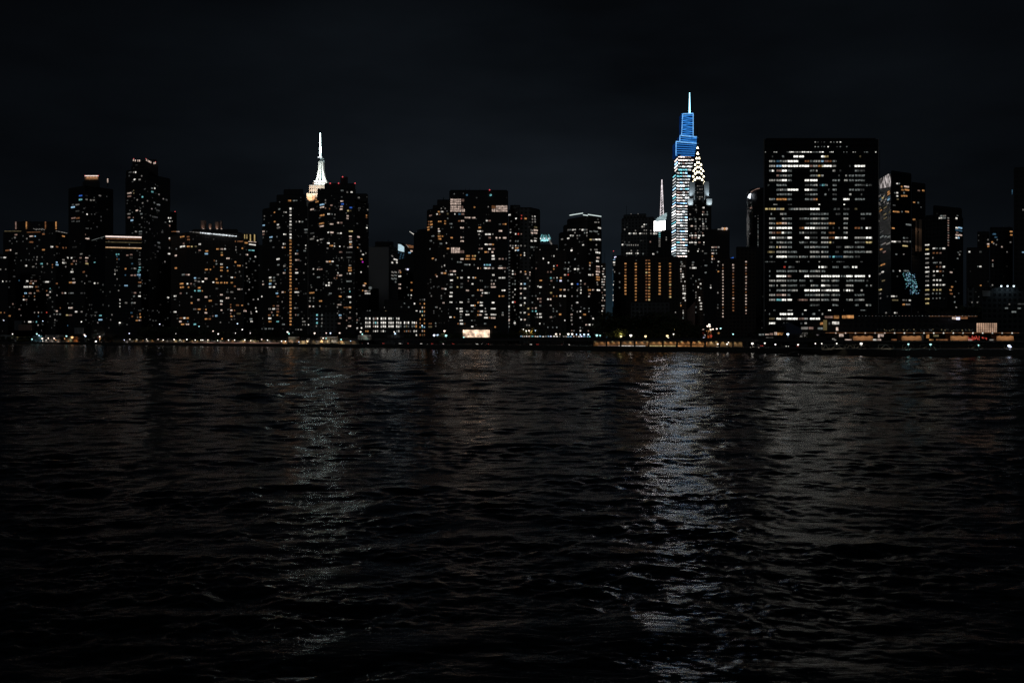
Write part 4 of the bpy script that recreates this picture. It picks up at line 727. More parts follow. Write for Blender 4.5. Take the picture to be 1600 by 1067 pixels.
393.8 1200-1205Y 1205.5-1210y 1213-1221w 1221.5-1229w 1230-1237v 1237.5-1245v 1265-1273w 1273.5-1280w 1283-1287w 1287.5-1294v 1305-1310g 1318-1325v 1325.5-1333v 1335-1351v 1352.5-1358w 1358.5-1362w
401.2 1203-1207v 1213-1219W 1219.5-1229W 1230-1237v 1237.5-1246v 1248-1251w 1251.5-1262v 1265-1273w 1273.5-1281v 1283-1289w 1289.5-1294w 1295-1298b 1300-1304C 1305-1316b 1318-1323w 1323.5-1333v 1335-1344g
409.2 1194.6-1200v 1201-1211g 1226-1229v 1243-1249w 1262-1264v 1280w 1300v 1307-1313v 1314-1319g 1344-1348g
417.4 1224.6-1227R 1232-1236v 1237-1241g 1279-1281W 1282-1287W 1287.5-1292w 1300-1305v 1305.5-1310v 1317-1327v 1331.6-1333.6W 1334.6-1339W
423.8 1202-1204v 1213-1220v 1220.5-1228v 1230-1237v 1237.5-1245v 1248-1253w 1253.5-1262v 1265-1273v 1273.5-1281w 1284-1289v
431.6 1202v 1213-1221W 1221.5-1228W 1230-1236p 1257-1264W 1265-1273w 1273.5-1281w 1282-1290W 1290.5-1298W 1299-1305W 1305.5-1311.6W 1315v 1319v 1321.6-1332W 1335-1343W 1343.5-1351W 1358.5W
438.6 1202-1206w 1206.5-1211w 1213-1221w 1221.5-1228w 1230-1237v 1237.5-1245v 1249-1258v 1265-1270v 1282-1289w 1289.5-1296v 1299-1305w 1305.5-1311v 1322-1333v 1335-1350v 1354-1357g
446.2 1202-1206w 1206.5-1210v 1213-1215w 1220-1224w 1224.5-1228w 1230-1237v 1237.5-1245v 1250-1258g 1267-1272w 1272.5-1279v 1282-1288W 1288.5-1297w 1299-1310g 1321.6-1333w 1352-1356v 1361w
453.7 1202-1204v 1213-1221v 1221.5-1228w 1230-1237v 1237.5-1246w 1257-1264W 1265-1280.6W 1282-1290w 1290.5-1297.6W 1299-1311W 1317-1319w 1321.6-1325W 1326-1328W 1329-1333w 1345-1348w
461 1202-1206w 1206.5-1211w 1213-1221p 1221.5-1228P 1230-1235v 1258-1264v 1265-1273v 1273.5-1281w 1282-1287w 1287.5-1296v 1299-1304w 1304.5-1312v 1335-1343v 1343.5-1350v
468.5 1202-1206w 1206.5-1211w 1213-1221C 1221.5-1228W 1230-1237W 1247-1262p 1265-1272w 1272.5-1280.6w 1282-1287w 1287.5-1296v 1299-1310w 1322-1325v 1326-1332w 1335-1341v 1342-1350w
476.8 1265-1270v 1270.5-1280g 1300-1305v 1305.5-1310v 1336-1341v 1352-1356w 1357-1361v
484.8 1194.6W 1208-1213v 1230-1238w 1256-1260W 1278-1281v 1294-1298W 1317w 1344-1353v
490.7 1202v 1218.6-1228W 1229-1238.6W 1254v 1269-1274v 1285w
498 1202-1210y 1212-1220W 1220.5-1227w 1229-1237W 1237.5-1246W 1247-1256p 1256.5-1262w 1265-1273W 1273.5-1281W
505 1200.6-1210W 1211.6w 1224-1226v 1230w 1252v 1257-1261w
290 1373-1374g
300 1387-1390O|303.4 1386.6-1391O|306.4 1373.8-1376w|306 1380.6-1383w|308.6 1387-1391b|309.4 1378-1381Y|312 1383-1385w 1387-1390B|311 1375-1378b|313.6 1377-1379w|316 1381.6w|318 1386-1389w|317.4 1374w|320 1375w|325.6 1374-1376y|329.4 1374-1378O|324.4 1381-1386y|331.6 1389-1391y|335 1381-1385y|341 1381-1386y|345.6 1374w|362 1374.6-1381g|370 1375-1381v 1387-1391v 1382-1386v
380.6 1379-1385w 1385.5-1391w|377.6 1392.6-1400W 1400.5-1407w 1410-1420w 1422v|384.4 1410-1418Y|389.6 1375-1379O|393.6 1380-1384p|382.6 1377-1379v|372 1411-1414v 1416-1419g
287 1400.5-1403W 1404.6v|292 1408.6O 1412-1420.6P|297 1408-1412O 1412.6-1421O|301.6 1400.5-1403W 1398v 1412.6v|306.4 1400.6-1403W 1408-1410O 1411-1418O|311.6 1401-1404y|331 1394.6-1406O 1409v 1414-1420O|321 1395-1399g|356.8 1393-1398O|351.3 1415-1428v
413.6 1376-1383O|416 1371.6-1375y|425 1377.6-1381W|428 1372-1376w|438.6 1378-1383y|442 1371.8w|452.6 1371-1378Y|459 1374-1377w|466 1371.6-1373.6w 1375-1377w
423.4 1395.6v 1405-1407W 1412-1420v|463 1387g 1391-1398W 1400.6w|469 1393-1404y 1410-1413w|469.2 1415-1417w 1420-1423W|475.8 1410-1413.6O 1415-1422w|488.8 1383.6-1385.6w 1397-1399W 1400-1402w|397.4 1399-1402v 1411-1413w|432 1402g
298 1434-1437p 1441-1444O|316.3 1426.4-1429.6O|343 1426-1429.8O|317 1434.6v|324 1439g
337.6 1469-1473v 1474-1478w|340.8 1467-1472W 1472.5-1478v|337.8 1494-1497v|341.4 1493-1495.6W|356.2 1493-1496.6W 1497-1503B|360.2 1493-1503b|363.8 1494-1497p|367.6 1493-1498P 1498.5-1503P|371.8 1492.6-1496W 1496.5-1499B
388.3 1457.6-1461.4W 1463-1466v 1468-1471v 1473-1477W|395.4 1457.6-1460.5o 1463-1466o 1468-1471p|403 1458w|410.6 1458-1465v 1468-1471w|417 1463-1465.6o 1468-1470.6p 1473-1476.6W|424 1458-1460.5W 1463-1466.5W 1468-1471o 1473-1475w|430.6 1458-1461w 1473.6v|437.8 1458-1460.6W 1463-1465.6W 1468-1470.8W|445.2 1457.8-1460.6W 1463-1466W 1468-1470.8W 1473-1477W|453 1458-1460.6Y 1463-1465.6Y 1468-1471Y|458.6 1458v 1463.6v 1468.6v|466 1458v 1463.6w 1468.6v
425.6 1484-1488P|440 1493g|448.4 1486-1488.6O|453.4 1483.4-1486.4O|459 1484-1488o|398 1499w|404 1496v|393.6 1513-1516W 1505-1507w|394.6 1497v|463.6 1491w|472 1491.6v|480 1494w
362 1577.4-1582O|367.4 1578-1582O|378.6 1577.6-1580w|366 1551-1556b|370.8 1554-1558b|374.8 1558v|374.8 1543.6w|378.4 1549-1551.6O|380.4 1552.4w|381.6 1542-1548P|385 1542.6-1548O|382.6 1556.6w|386 1564-1566.6P|362 1541v|385.6 1523-1526g|393.6 1530-1534g|394 1573.6w|394.4 1597-1600B|328 1598.6w|416.4 1528v 1530-1533.6W|407 1551p|413 1551v|416 1551w|446 1531-1533.6O|445.6 1550.6w|472.4 1518-1519.6w 1526-1528w|475.4 1576-1578w|481.6 1570-1575v|481.8 1590-1595v|487.4 1580-1588v|475 1590-1600g
"""
import re
def run_windows(txt):
    for line in txt.replace('|', '\n').split('\n'):
        line = line.strip()
        if not line: continue
        p = line.split(); y = float(p[0])
        for tkn in p[1:]:
            m_ = re.match(r'^([\d.]+)(?:-([\d.]+))?([A-Za-z])$', tkn)
            if not m_: print('BAD', tkn); continue
            x0 = float(m_.group(1)); c = m_.group(3)
            if m_.group(2): x1 = float(m_.group(2))
            else: x0, x1 = x0 - .9, x0 + .9
            r = find((x0 + x1) / 2, y)
            if r is None: MISS.append((x0, y)); continue
            un = r[0] is b24
            h = 2.7 if un else (1.1 if False else r[0].ph)
            if un and min(abs(y - q) for q in (222.4, 229.6, 238, 319.8, 409.2, 484.8)) < .5: h = 1.4
            if r[0] is b7l or r[0] is b24 and not un: h = 3.4
            if not un and (x1 - x0) < 2.2: h = min(h, 2.3)
            add_win(x0, x1, y, h, '2' + c if un and c in 'Ww' else c)
run_windows(WINS)
# the vertical lines of stair and corridor windows
for k in range(37):
    y = 326.3 + k * 5.02; c = ('W' if k in (0, 2, 4, 5, 8, 9) else 'w') if k < 10 else 'O'
    add_win(452.2, 455.6, y, 2.9, c, b6)
for x, y0, y1, c in ((977.2, 412, 460, 'O'), (993.4, 412, 470, 'O'), (1010, 407, 470, 'o'), (1014.4, 407, 470, 'O'), (1030.7, 412, 464, 'O'), (1047, 412, 465, 'O')):
    k = 0; y = y0
    while y < y1: add_win(x - 1.6, x + 1.6, y, 2.3, c if random.random() < .75 else random.choice('OoY'), b18); y += 4.73; k += 1
for x, y0, y1, c, w_ in ((1129.5, 414, 496, 'P', 1.0), (1145.6, 414, 490, 'o', 1.4), (1165.6, 409, 493, 'P', 1.2)):
    y = y0
    while y < y1: add_win(x - w_, x + w_, y, 2.2, c if random.random() < .7 else random.choice('oPp'), b22); y += 4.75
for k in range(14): add_win(1445.8, 1452, 382.8 + k * 7.02, 2.3, 'W' if k in (0, 2, 5, 6, 9) else ('Y' if k in (1, 10, 12, 13) else 'w'), b27)
for k in range(12): add_win(1480.6, 1482.4, 341 + k * 3.85, 2.0, 'p' if k % 3 else 'w', b27)
for k in range(25):
    y = 393 + k * 4.9
    if y < 470: add_win(795, 797.2, y, 1.6, random.choice('vvwg'), b11)
for y, c in ((474, 'g'), (479, 'W'), (484.6, 'v'), (489.6, 'w'), (494.6, 'w'), (500, 'P'), (505, 'w'), (510.4, 'v')): 
    if not add_win(794.8, 796.6, y, 3.2, c, b11): pass
# four storeys of bright office windows on the low building by the highway
b_low = building('low_office', 'long low building with three rows of bright white windows by the river road', 'low building', [([(566, 830), (655, 830)], 488), ([(600, 832), (645, 832)], 470)], 'dark', 18, fill=.0)
b_an = building('low_building', 'narrow block with two columns of amber windows beside the bright white window rows', 'building', [([(655.3, 835), (666, 835)], 465)], 'dark', 16, fill=.0)
pat = {497.8: 'WvW.WpW.WWW.WWv.WW...', 504.2: 'WWW.WCW.WWW.WWW.WWW.WwW.WWP', 509.9: 'WWW.PWW.WWW.WWW.WWv.vyv.vvO', 517.4: 'OO..wWW.wWv.....vW..ovow.WW'}
for y, s in pat.items():
    for i, ch in enumerate(s):
        if ch != '.': x = 571.8 + i * 3.02; add_win(x - 1.0, x + 1.0, y, 3.5 if y < 515 else 2.8, ch, b_low)
for q in ((647.6, 'W', 474.4, 2.6), (651, 'W', 486.4, 3), (650.6, 'W', 523.4, 2.6), (627, 'g', 479.6, 2), (632, 'v', 474, 1.6), (638.6, 'v', 480, 2), (600, 'w', 480.4, 2), (602.6, 'y', 486.4, 2), (578, 'v', 485.6, 1.4)): add_win(q[0] - 1.1, q[0] + 1.1, q[2], q[3], q[1])
for k, (a_, b_, c_) in enumerate((('g', 'g', 'w'), ('o', '', 'O'), ('', 'P', 'O'), ('W', 'C', 'O'), ('', 'Y', 'w'), ('O', '', 'O'), ('o', '', 'O'), ('O', 'C', 'B'), ('', 'P', 'O'), ('o', 'y', 'o'))):
    y = 468.4 + k * 6.1
    for x, c in ((656.6, a_), (659.9, b_), (663.1, c_)):
        if c: add_win(x - .9, x + .9, y, 2.8, c, b_an)
# the blue sparkle on the angled tower's dark glass, drawn as tiny glowing panes
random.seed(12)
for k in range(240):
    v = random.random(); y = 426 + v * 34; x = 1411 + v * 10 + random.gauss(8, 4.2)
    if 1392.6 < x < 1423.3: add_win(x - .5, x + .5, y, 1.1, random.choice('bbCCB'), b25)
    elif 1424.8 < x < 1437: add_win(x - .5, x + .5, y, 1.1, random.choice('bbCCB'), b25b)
# the lit lobby and the street level glass under the big central block
LOB = glowing('lobby_light', (1, .7, .5), 1.3, 1.3, .3)
gridpanel(723.5, 515.5, 765, 527, 869.2, LOB, b10.root, 22, 4, .25)
# dim windows in between, a few to each facade
random.seed(21)
for b in BLD:
    if b.fill <= 0: continue
    for t in b.tiers:
        for (a, e) in zip(t['w'], t['w'][1:]):
            xa, xb = sorted((a[0] / a[1] * F + 800, e[0] / e[1] * F + 800)); y = HY - (t['z1'] - H) * F / min(a[1], e[1]) + 4
            Z = (a[1] + e[1]) / 2; dy = max(3.0, 3.6 * F / Z)
            while y < 522:
                x = xa + 1.2
                while x < xb - 2:
                    if random.random() < b.fill * .9: add_win(x, x + random.choice((1.2, 1.8, 2.6)), y, min(b.ph, 1.9), random.choice('dddggg') if b is not b13 else random.choice('WPwpPW'), b)
                    x += b.pw
                y += dy
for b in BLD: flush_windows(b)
print('windows', sum(len(b.win) for b in BLD), 'missed', len(MISS), MISS[:60])

# ================================================================== ground, river wall, highway, low river front
SH = [(-420, 1600), (-150, 1480), (0, 1333), (150, 1130), (300, 960), (450, 860), (600, 774), (745, 698), (890, 632), (1035, 580), (1180, 533), (1300, 470), (1400, 428), (1500, 428), (1600, 428), (1900, 428)]
shore = [(px_x(p, z), z) for p, z in SH]
def sz(px): return float(np.interp(px, [p for p, _ in SH], [z for _, z in SH]))
m = MB(); n = len(shore)
for i in range(n - 1):
    a, b_ = shore[i], shore[i + 1]; m.face([(a[0], a[1], GZ), (b_[0], b_[1], GZ), (b_[0] * 4.0, 6000, GZ), (a[0] * 4.0, 6000, GZ)])
setp(m.build('ground', principled('earth', (.04, .04, .038), .95)), kind='structure')
m = MB()
for i in range(n - 1):
    a, b_ = shore[i], shore[i + 1]; m.face([(a[0], a[1] - .3, -2), (b_[0], b_[1] - .3, -2), (b_[0], b_[1] - .3, GZ + .1), (a[0], a[1] - .3, GZ + .1)])
    m.face([(a[0], a[1] - .3, GZ + .1), (b_[0], b_[1] - .3, GZ + .1), (b_[0], b_[1] + 1, GZ + .1), (a[0], a[1] + 1, GZ + .1)])
setp(m.build('river_wall', principled('wet_stone', (.06, .06, .055), .6)), 'dark stone river wall running along the whole far bank', 'river wall')
# esplanade strip
m = MB()
for i in range(n - 1):
    a, b_ = shore[i], shore[i + 1]; m.face([(a[0], a[1] + 1.2, GZ + .15), (b_[0], b_[1] + 1.2, GZ + .15), (b_[0], b_[1] + 16, GZ + .15), (a[0], a[1] + 16, GZ + .15)])
setp(m.build('path', principled('paving', (.16, .14, .13), .8)), kind='structure')

# elevated highway: deck, parapet, columns
hw = empty('elevated_highway', (px_x(600, 800), 800, GZ), 'long dark elevated highway deck on columns behind the river wall', 'elevated road')
road = [(px, sz(px) + (26 if px < 1180 else 40)) for px in (-420, -150, 0, 100, 200, 300, 450, 600, 745, 890, 1035, 1180, 1300)]
rw = [(px_x(p, z), z) for p, z in road]
def ribbon(name, zlo, zhi, off, wd, mat, x0=-9999, x1=9999, par=hw):
    m = MB(); pts = [(p, q) for p, q in zip(road, rw) if x0 <= p[0] <= x1]
    for (pa, a), (pb, b_) in zip(pts, pts[1:]):
        m.prism([(a[0], a[1] + off), (b_[0], b_[1] + off), (b_[0], b_[1] + off + wd), (a[0], a[1] + off + wd)], zlo, zhi)
    return m.build(name, mat, par)
ribbon('deck', 5.6, 6.7, 0, 15, CONC, 100); ribbon('parapet', 6.7, 7.5, -.25, .3, principled('parapet_paint', (.05, .05, .05), .8), 100)
ribbon('deck', 6.0, 7.0, 0, 15, CONC, -500, 100); ribbon('parapet', 7.0, 8.2, -.25, .3, CONC, -500, 100)
for px in range(-20, 1200, 22):
    Z = sz(px) + 29; x = px_x(px, Z); m = MB(); m.box(x - .45, x + .45, Z, Z + 1, GZ, 5.6); m.build('column', CONC, hw)

def lit_wall(name, label, x0, x1, y0, y1, off, mat, nd=8, Zf=None, cat='building'):
    e = empty(name, (px_x((x0 + x1) / 2, sz(x0) + off), sz(x0) + off, GZ), label, cat)
    Za, Zb_ = (sz(x0) + off, sz(x1) + off) if Zf is None else (Zf, Zf)
    m = MB(); m.prism([(px_x(x0, Za), Za), (px_x(x1, Zb_), Zb_), (px_x(x1, Zb_), Zb_ + nd), (px_x(x0, Za), Za + nd)], pz(y1, Za), pz(y0, Za), [pz(y0, Za), pz(y0, Zb_), pz(y0, Zb_), pz(y0, Za)]); m.build('wall', mat, e)
    return e, Za, Zb_
# the lit arcade under the highway
arc_w = principled('arcade_wall', (.4, .28, .18), .85, 0, .5, .25)
e, Za, Zb_ = lit_wall('lit_arcade', 'warmly lit wall under the highway right of the street gap', 926, 1160, 533, 541, 44, arc_w)
for k in range(26):
    px = 930 + k * 9; Z = sz(px) + 42.5
    lamp_light((px_x(px, Z), Z - .6, pz(533.4, Z)), 70 + 60 * random.random(), (1, .62, .32) if px < 1110 else (1, .8, .5), .2)
    m = MB(); m.bar((px_x(px, Z) - .5, Z + .1, pz(533.8, Z)), (px_x(px, Z) + .5, Z + .1, pz(533.8, Z)), .3)
    if k % 3 == 0: m.build('ceiling_lamp', G['Y'], e)
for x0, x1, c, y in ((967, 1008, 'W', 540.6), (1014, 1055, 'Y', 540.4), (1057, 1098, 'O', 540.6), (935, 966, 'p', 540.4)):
    Z0, Z1 = sz(x0) + 40, sz(x1) + 40; m = MB(); m.bar(at(x0, y, Z0), at(x1, y + .4, Z1), .62); m.build('kerb_glow', G[c], e)  # glowing bars stand in for the bright line at the wall foot
for x0 in (1122, 1137): p = at(x0, 537.4, sz(x0) + 30); 
# neon shop corner seen below the street
def small_lamp(px, py, Z, c, r, parent): return beacon(px, py, Z, parent, G[c] if isinstance(c, str) else c, r, 'lamp')
gl = empty('street_plaza', (px_x(1100, 760), 760, GZ), 'red and orange lit street plaza in the gap right of the dark tree mass', 'plaza')
m = MB(); m.box(px_x(1105, 765), px_x(1112, 765), 765, 767, GZ, pz(515, 765)); m.build('lit_wall', principled('orange_wall', (.6, .25, .1), .9), gl)
lamp_light((px_x(1108, 755), 756, pz(518, 755)), 1500, (1, .35, .15), .3); lamp_light((px_x(1096, 750), 750, pz(521, 750)), 500, (1, .25, .15), .3)
for px, py, c, r in ((1098.3, 520.5, 'R', 1.2), (1092, 522.6, 'P', 1.0), (1111, 525, 'R', .8), (1099.5, 526.4, 'L', .9), (1101, 524, 'W', .6), (1123, 520.5, 'O', .7), (1108, 517.6, 'O', .6)): small_lamp(px, py, 752, c, r, gl)
strip(1086, 514.4, 1098, 515.4, 752, .9, G['o'], gl); strip(1098, 515.6, 1110, 518.6, 752, .9, G['O'], gl)

# ---- the low river side conference block on the right
cf = building('conference_building', 'long low riverside block with an amber lit gallery under a lamp dotted roof edge', 'conference building',
    [([(1262, 562), (1528, 548)], 504), ([(1290, 565), (1527, 552)], 492)], 'dark', 26, fill=.0)
gw = principled('gallery_wall', (.42, .30, .2), .85, 0, .25, .4); Zg = 512
m = MB(); m.box(px_x(1288, Zg), px_x(1592, Zg), Zg - 5, Zg + 22, pz(521.2, Zg), pz(519.2, Zg)); m.build('gallery_roof', CONC, cf.root)
m = MB(); m.box(px_x(1290, Zg), px_x(1588, Zg), Zg + 8, Zg + 9, pz(532.5, Zg), pz(521.2, Zg)); m.build('back_wall', F_['dark'], cf.root)
strip(1290, 520.0, 1592, 520.2, Zg - 5.2, .7, G['o'], cf.root, 'eave_light')
for k in range(19):
    px = 1306 + k * 15.3; small_lamp(px, 520.4, Zg - 5.7, 'P' if k < 6 else 'W', .34, cf.root)
for x0, x1 in ((1333, 1364), (1409, 1440), (1485, 1513), (1557, 1584)):
    m = MB(); m.box(px_x(x0, Zg), px_x(x1, Zg), Zg, Zg + 6, pz(532.4, Zg), pz(521.3, Zg)); m.build('gallery_bay', gw, cf.root)
    for k in range(3):
        px = x0 + (x1 - x0) * (k + .5) / 3; lamp_light((px_x(px, Zg), Zg - 2.0, pz(523.2, Zg)), 170, (1, .6, .34), .2)
for x0, x1, y0, y1, c in ((1364.5, 1372, 529.6, 532, 'W'), (1372.4, 1379.5, 529.8, 532, 'P'), (1314, 1320.6, 521.6, 526, 'P'), (1323, 1333, 529.8, 531.6, 'P'), (1300, 1307, 528.6, 530.6, 'w'), (1306, 1309, 530.5, 532, 'w'),
                          (1375, 1378, 522, 527.6, 'P'), (1379, 1383.6, 522, 526, 'P'), (1396, 1404, 529.6, 532, 'o'), (1451, 1455, 522.5, 528.4, 'O'), (1455.5, 1462, 530, 532, 'O'), (1466, 1484, 529.8, 532, 'o'), (1441, 1446, 523, 532, 'd'),
                          (1515, 1523, 529.6, 532.4, 'P'), (1550, 1556, 530, 532, 'w'), (1462, 1470, 523, 526, 'y')):
    m = MB(); m.box(px_x(x0, Zg), px_x(x1, Zg), Zg + 2.5, Zg + 2.8, pz(y1, Zg), pz(y0, Zg)); m.build('lit_window', G[c], cf.root)
random.seed(9)
m = MB()
for k in range(46):
    x = random.uniform(1515, 1546); 
    if 1534 < x < 1537: continue
    h0 = random.uniform(523.4, 529) if x < 1534 else 524; y0 = h0 + abs(x - 1524) * .18
    m.box(px_x(x, Zg), px_x(x + .8, Zg), Zg + 2.2, Zg + 2.4, pz(min(532, y0 + random.uniform(1.4, 3)), Zg), pz(y0, Zg))
m.build('red_sign', G['R'], cf.root)
gridpanel(1526, 505, 1557, 519, 540, glowing('lit_screen_warm', (1, .62, .42), .5, .5, .25), cf.root, 11, 5, .2)
m = MB(); m.box(px_x(1525.4, 541), px_x(1558, 541), 540.2, 552, pz(519.1, 541), pz(504, 541)); m.build('lit_hall', CONC, cf.root)
for k in range(60):
    px = 1368 + k * 2.7
    if random.random() < .6: add = strip(px, 514 + random.random() * 3, px + 1.2, 514.6 + random.random() * 3, 545 + 0, .5 + random.random() * 2, G[random.choice('ddgy')], cf.root, 'window')
for k in range(36): strip(1342 + k * 5.2, 493.6, 1343 + k * 5.2, 493.6, 550, .7, G[random.choice('vvwpg')], cf.root, 'roof_lamp')
strip(1452, 494.2, 1527, 494.2, 549.5, .5, G['o'], cf.root, 'eave_light')
for x0, x1, y0, y1, c in ((1303, 1311, 493, 497.6, 'O'), (1316, 1322, 493, 497.4, 'O'), (1322.6, 1334, 492.6, 497.4, 'O'), (1289, 1301, 493.6, 497, 'p'), (1300.6, 1311, 502.6, 506.8, 'W'), (1281.6, 1286, 503.6, 507.4, 'O'),
                          (1306.6, 1310, 511.4, 516.6, 'P'), (1252, 1262.6, 510.8, 514.6, 'w'), (1264, 1271, 511, 514.6, 'p'), (1278, 1286, 511.6, 514.8, 'v'), (1488, 1494, 495.4, 499, 'P'), (1494.6, 1500, 495.6, 499.6, 'L'), (1501, 1512, 495.4, 498.4, 'o'), (1295, 1297, 503.5, 507, 'g'),
                          (1244, 1262, 529.4, 531, 'Y'), (1268, 1272, 529, 531, 'Y'), (1276, 1279, 522.6, 525.4, 'w')):
    m = MB(); Zq = 544; m.box(px_x(x0, Zq), px_x(x1, Zq), Zq, Zq + .3, pz(y1, Zq), pz(y0, Zq)); m.build('window', G[c], cf.root)
m = MB(); m.box(px_x(1286.6, 543.5), px_x(1292, 543.5), 543.4, 543.8, pz(516, 543.5), pz(500, 543.5)); m.build('yellow_panel', glowing('yellow_panel', (1, .75, .3), .1, .8, .1), cf.root)
# sloped hall and dark dome in front of the slab
ha = empty('assembly_hall', (px_x(1240, 590), 590, GZ), 'dark sloped roof hall with slanted lit panes at the foot of the wide slab', 'hall')
m = MB(); Zh = 585
m.prism([(px_x(1228, Zh), Zh), (px_x(1234, Zh), Zh), (px_x(1249, Zh), Zh), (px_x(1253, Zh), Zh), (px_x(1253, Zh), Zh + 18), (px_x(1228, Zh), Zh + 18)], GZ, 0, [pz(506, Zh), pz(503.5, Zh), pz(505, Zh), pz(514, Zh), pz(514, Zh), pz(506, Zh)])
m.build('hall_wall', principled('blue_grey_wall', (.06, .08, .13), .9), ha)
m = MB(); Zh2 = 575
m.face([at(1249, 527, Zh2), at(1264, 527, Zh2), at(1264, 519, Zh2), at(1254, 519.5, Zh2)]); m.build('slanted_pane', G['w'], ha)
m = MB(); m.prism([(px_x(1180, 590), 590), (px_x(1300, 570), 570), (px_x(1300, 570), 590), (px_x(1180, 590), 610)], GZ, pz(522, 590)); m.build('wall', F_['dark'], ha)
for x0, x1, y0, y1, c in ((1210, 1214, 519, 523.4, 'P'), (1215, 1224, 519.6, 523.4, 'O'), (1196, 1202, 521.5, 523.5, 'P'), (1203, 1208, 520.6, 523.6, 'p'), (1186, 1194, 521.6, 524, 'v'), (1197, 1208, 527, 530.4, 'w')):
    m = MB(); m.box(px_x(x0, 568), px_x(x1, 568), 568, 568.3, pz(y1, 568), pz(y0, 568)); m.build('window', G[c], ha)
# river edge gallery with triangular struts
pf = empty('riverside_viaduct', (px_x(1450, 455), 455, GZ), 'low riverside viaduct on triangular struts in front of the lit gallery', 'viaduct')
m = MB(); m.prism([(px_x(1175, 545), 545), (px_x(1290, 470), 470), (px_x(1400, 446), 446), (px_x(1680, 446), 446), (px_x(1680, 446), 462), (px_x(1400, 462), 462), (px_x(1290, 492), 492), (px_x(1175, 565), 565)], 5.6, 6.3); m.build('deck', CONC, pf)
m = MB(); m.prism([(px_x(1175, 543), 543), (px_x(1290, 468), 468), (px_x(1400, 444), 444), (px_x(1680, 444), 444), (px_x(1680, 444), 445), (px_x(1400, 445.5), 445.5), (px_x(1290, 469.5), 469.5), (px_x(1175, 544.5), 544.5)], 2.5, 2.9); m.build('rail', principled('pale_rail', (.3, .3, .3), .7), pf)
stm = principled('pale_strut', (.5, .48, .42), .7)
for cx_, wd, s in ((1307.5, 12, 1), (1345.5, 13, 1), (1384, 12, 1), (1419, 9, .8), (1453, 16, 1), (1527, 14, 1), (1577, 8, .7), (1328, 7, .5), (1290, 6, .5)):
    Z = 450 if cx_ > 1380 else 466; m = MB()
    for sgn in (-1, 1): m.bar(at(cx_, 538.0, Z), at(cx_ + sgn * wd * .75, 545.6, Z), .32); m.bar(at(cx_ + sgn * wd * .95, 539, Z), at(cx_ + sgn * wd, 545.6, Z), .28)
    m.bar(at(cx_ - wd * .95, 538.4, Z), at(cx_ + wd * .95, 538.4, Z), .26); m.bar(at(cx_ - wd, 545.8, Z), at(cx_ + wd, 545.8, Z), .3); m.build('strut', stm, pf)
    lamp_light((px_x(cx_, Z - 4), Z - 4.5, 4.6), 80 * s, (1, .85, .6), .15)

# ---- lamps
GLOBE = {c: glowing('lamp_' + n_, col, s, 0) for c, n_, col, s in (('W', 'white', (1, .95, .85), 2.5), ('B', 'blue', (.6, .8, 1), 2.25), ('Y', 'yellow', (1, .8, .4), 2.0), ('O', 'orange', (1, .5, .2), 1.75), ('C', 'teal', (.5, 1, .95), 1.75), ('R', 'red', (1, .12, .08), 1.75), ('P', 'rose', (1, .8, .65), 2.0), ('L', 'lilac', (.72, .78, 1), 2.5))}
ORD = ['first', 'second', 'third', 'fourth', 'fifth', 'sixth', 'seventh', 'eighth', 'ninth', 'tenth', 'eleventh', 'twelfth', 'thirteenth', 'fourteenth', 'fifteenth', 'sixteenth', 'seventeenth', 'eighteenth', 'nineteenth', 'twentieth']
lamp_col = {'W': (1, .93, .8), 'B': (.65, .8, 1), 'Y': (1, .8, .4), 'O': (1, .5, .22), 'C': (.5, 1, .95), 'R': (1, .15, .1), 'P': (1, .8, .65), 'L': (.75, .8, 1)}
BASE = {}
def street_lamp(px, py, Z, c, r, label, power, group, base=GZ, arm=0.0):
    p = at(px, py, Z); key = (c, round(r, 2), round(p.z - base, 0), arm)
    if key in BASE:
        src = BASE[key]; root = src.copy(); COL.objects.link(root); root.location = (p.x, p.y, base)
        for ch in src.children:
            k = ch.copy(); COL.objects.link(k); k.parent = root
    else:
        root = empty('street_lamp', (p.x, p.y, base), label, 'street lamp', group); BASE[key] = root
        m = MB(); zt = p.z
        m.lathe(p.x - arm, p.y, [(.16, base), (.10, zt + .1)], 8)
        if arm: m.bar((p.x - arm, p.y, zt + .1), (p.x, p.y, zt + r * .9), .12)
        m.build('pole', STEEL, root)
        m = MB(); m.lathe(p.x, p.y, [(.05, zt - r), (r * .8, zt - r * .5), (r, zt), (r * .7, zt + r * .5)], 10); m.build('lamp_head', GLOBE[c], root)
        m = MB(); m.lathe(p.x, p.y, [(r * .9, zt + r * .5), (r * .6, zt + r * .8), (.03, zt + r)], 10); m.build('cap', STEEL, root)
    root['label'] = label; root['category'] = 'street lamp'
    if group: root['group'] = group
    if power:
        lamp_light((p.x, p.y - r * .2, p.z - r - .2), power * 6, lamp_col[c], .25)
    return root
def lamp_row(items, where, off, c0, group, r=.5, power=80, base=GZ):
    for k, it in enumerate(items):
        px, py = it[0], it[1]; c = it[2] if len(it) > 2 else c0; rr = it[3] if len(it) > 3 else r
        street_lamp(px, py, sz(px) + off, c, rr, f'{ORD[k]} lamp from the left {where}', power, group, base)
P1 = [(203, 530), (214, 530.2, 'W', .4), (229, 530.2), (247, 530, 'P'), (255, 531, 'W', .5), (272, 530.3, 'W', .6), (281.5, 530.8, 'P', .4), (292, 530.6, 'W', .6), (305, 531), (314, 531.2, 'W', .5), (317, 531.2), (325, 531, 'P', .6), (340, 531.8, 'W', .4), (347, 529, 'O', .45), (357, 530.8), (366.5, 531.4), (382.5, 531, 'W', .55), (391.5, 532, 'P', .5)]
lamp_row(P1, 'on the promenade below the dashed white roofed block', 12, 'W', 'lamps on the left promenade', .5, 110)
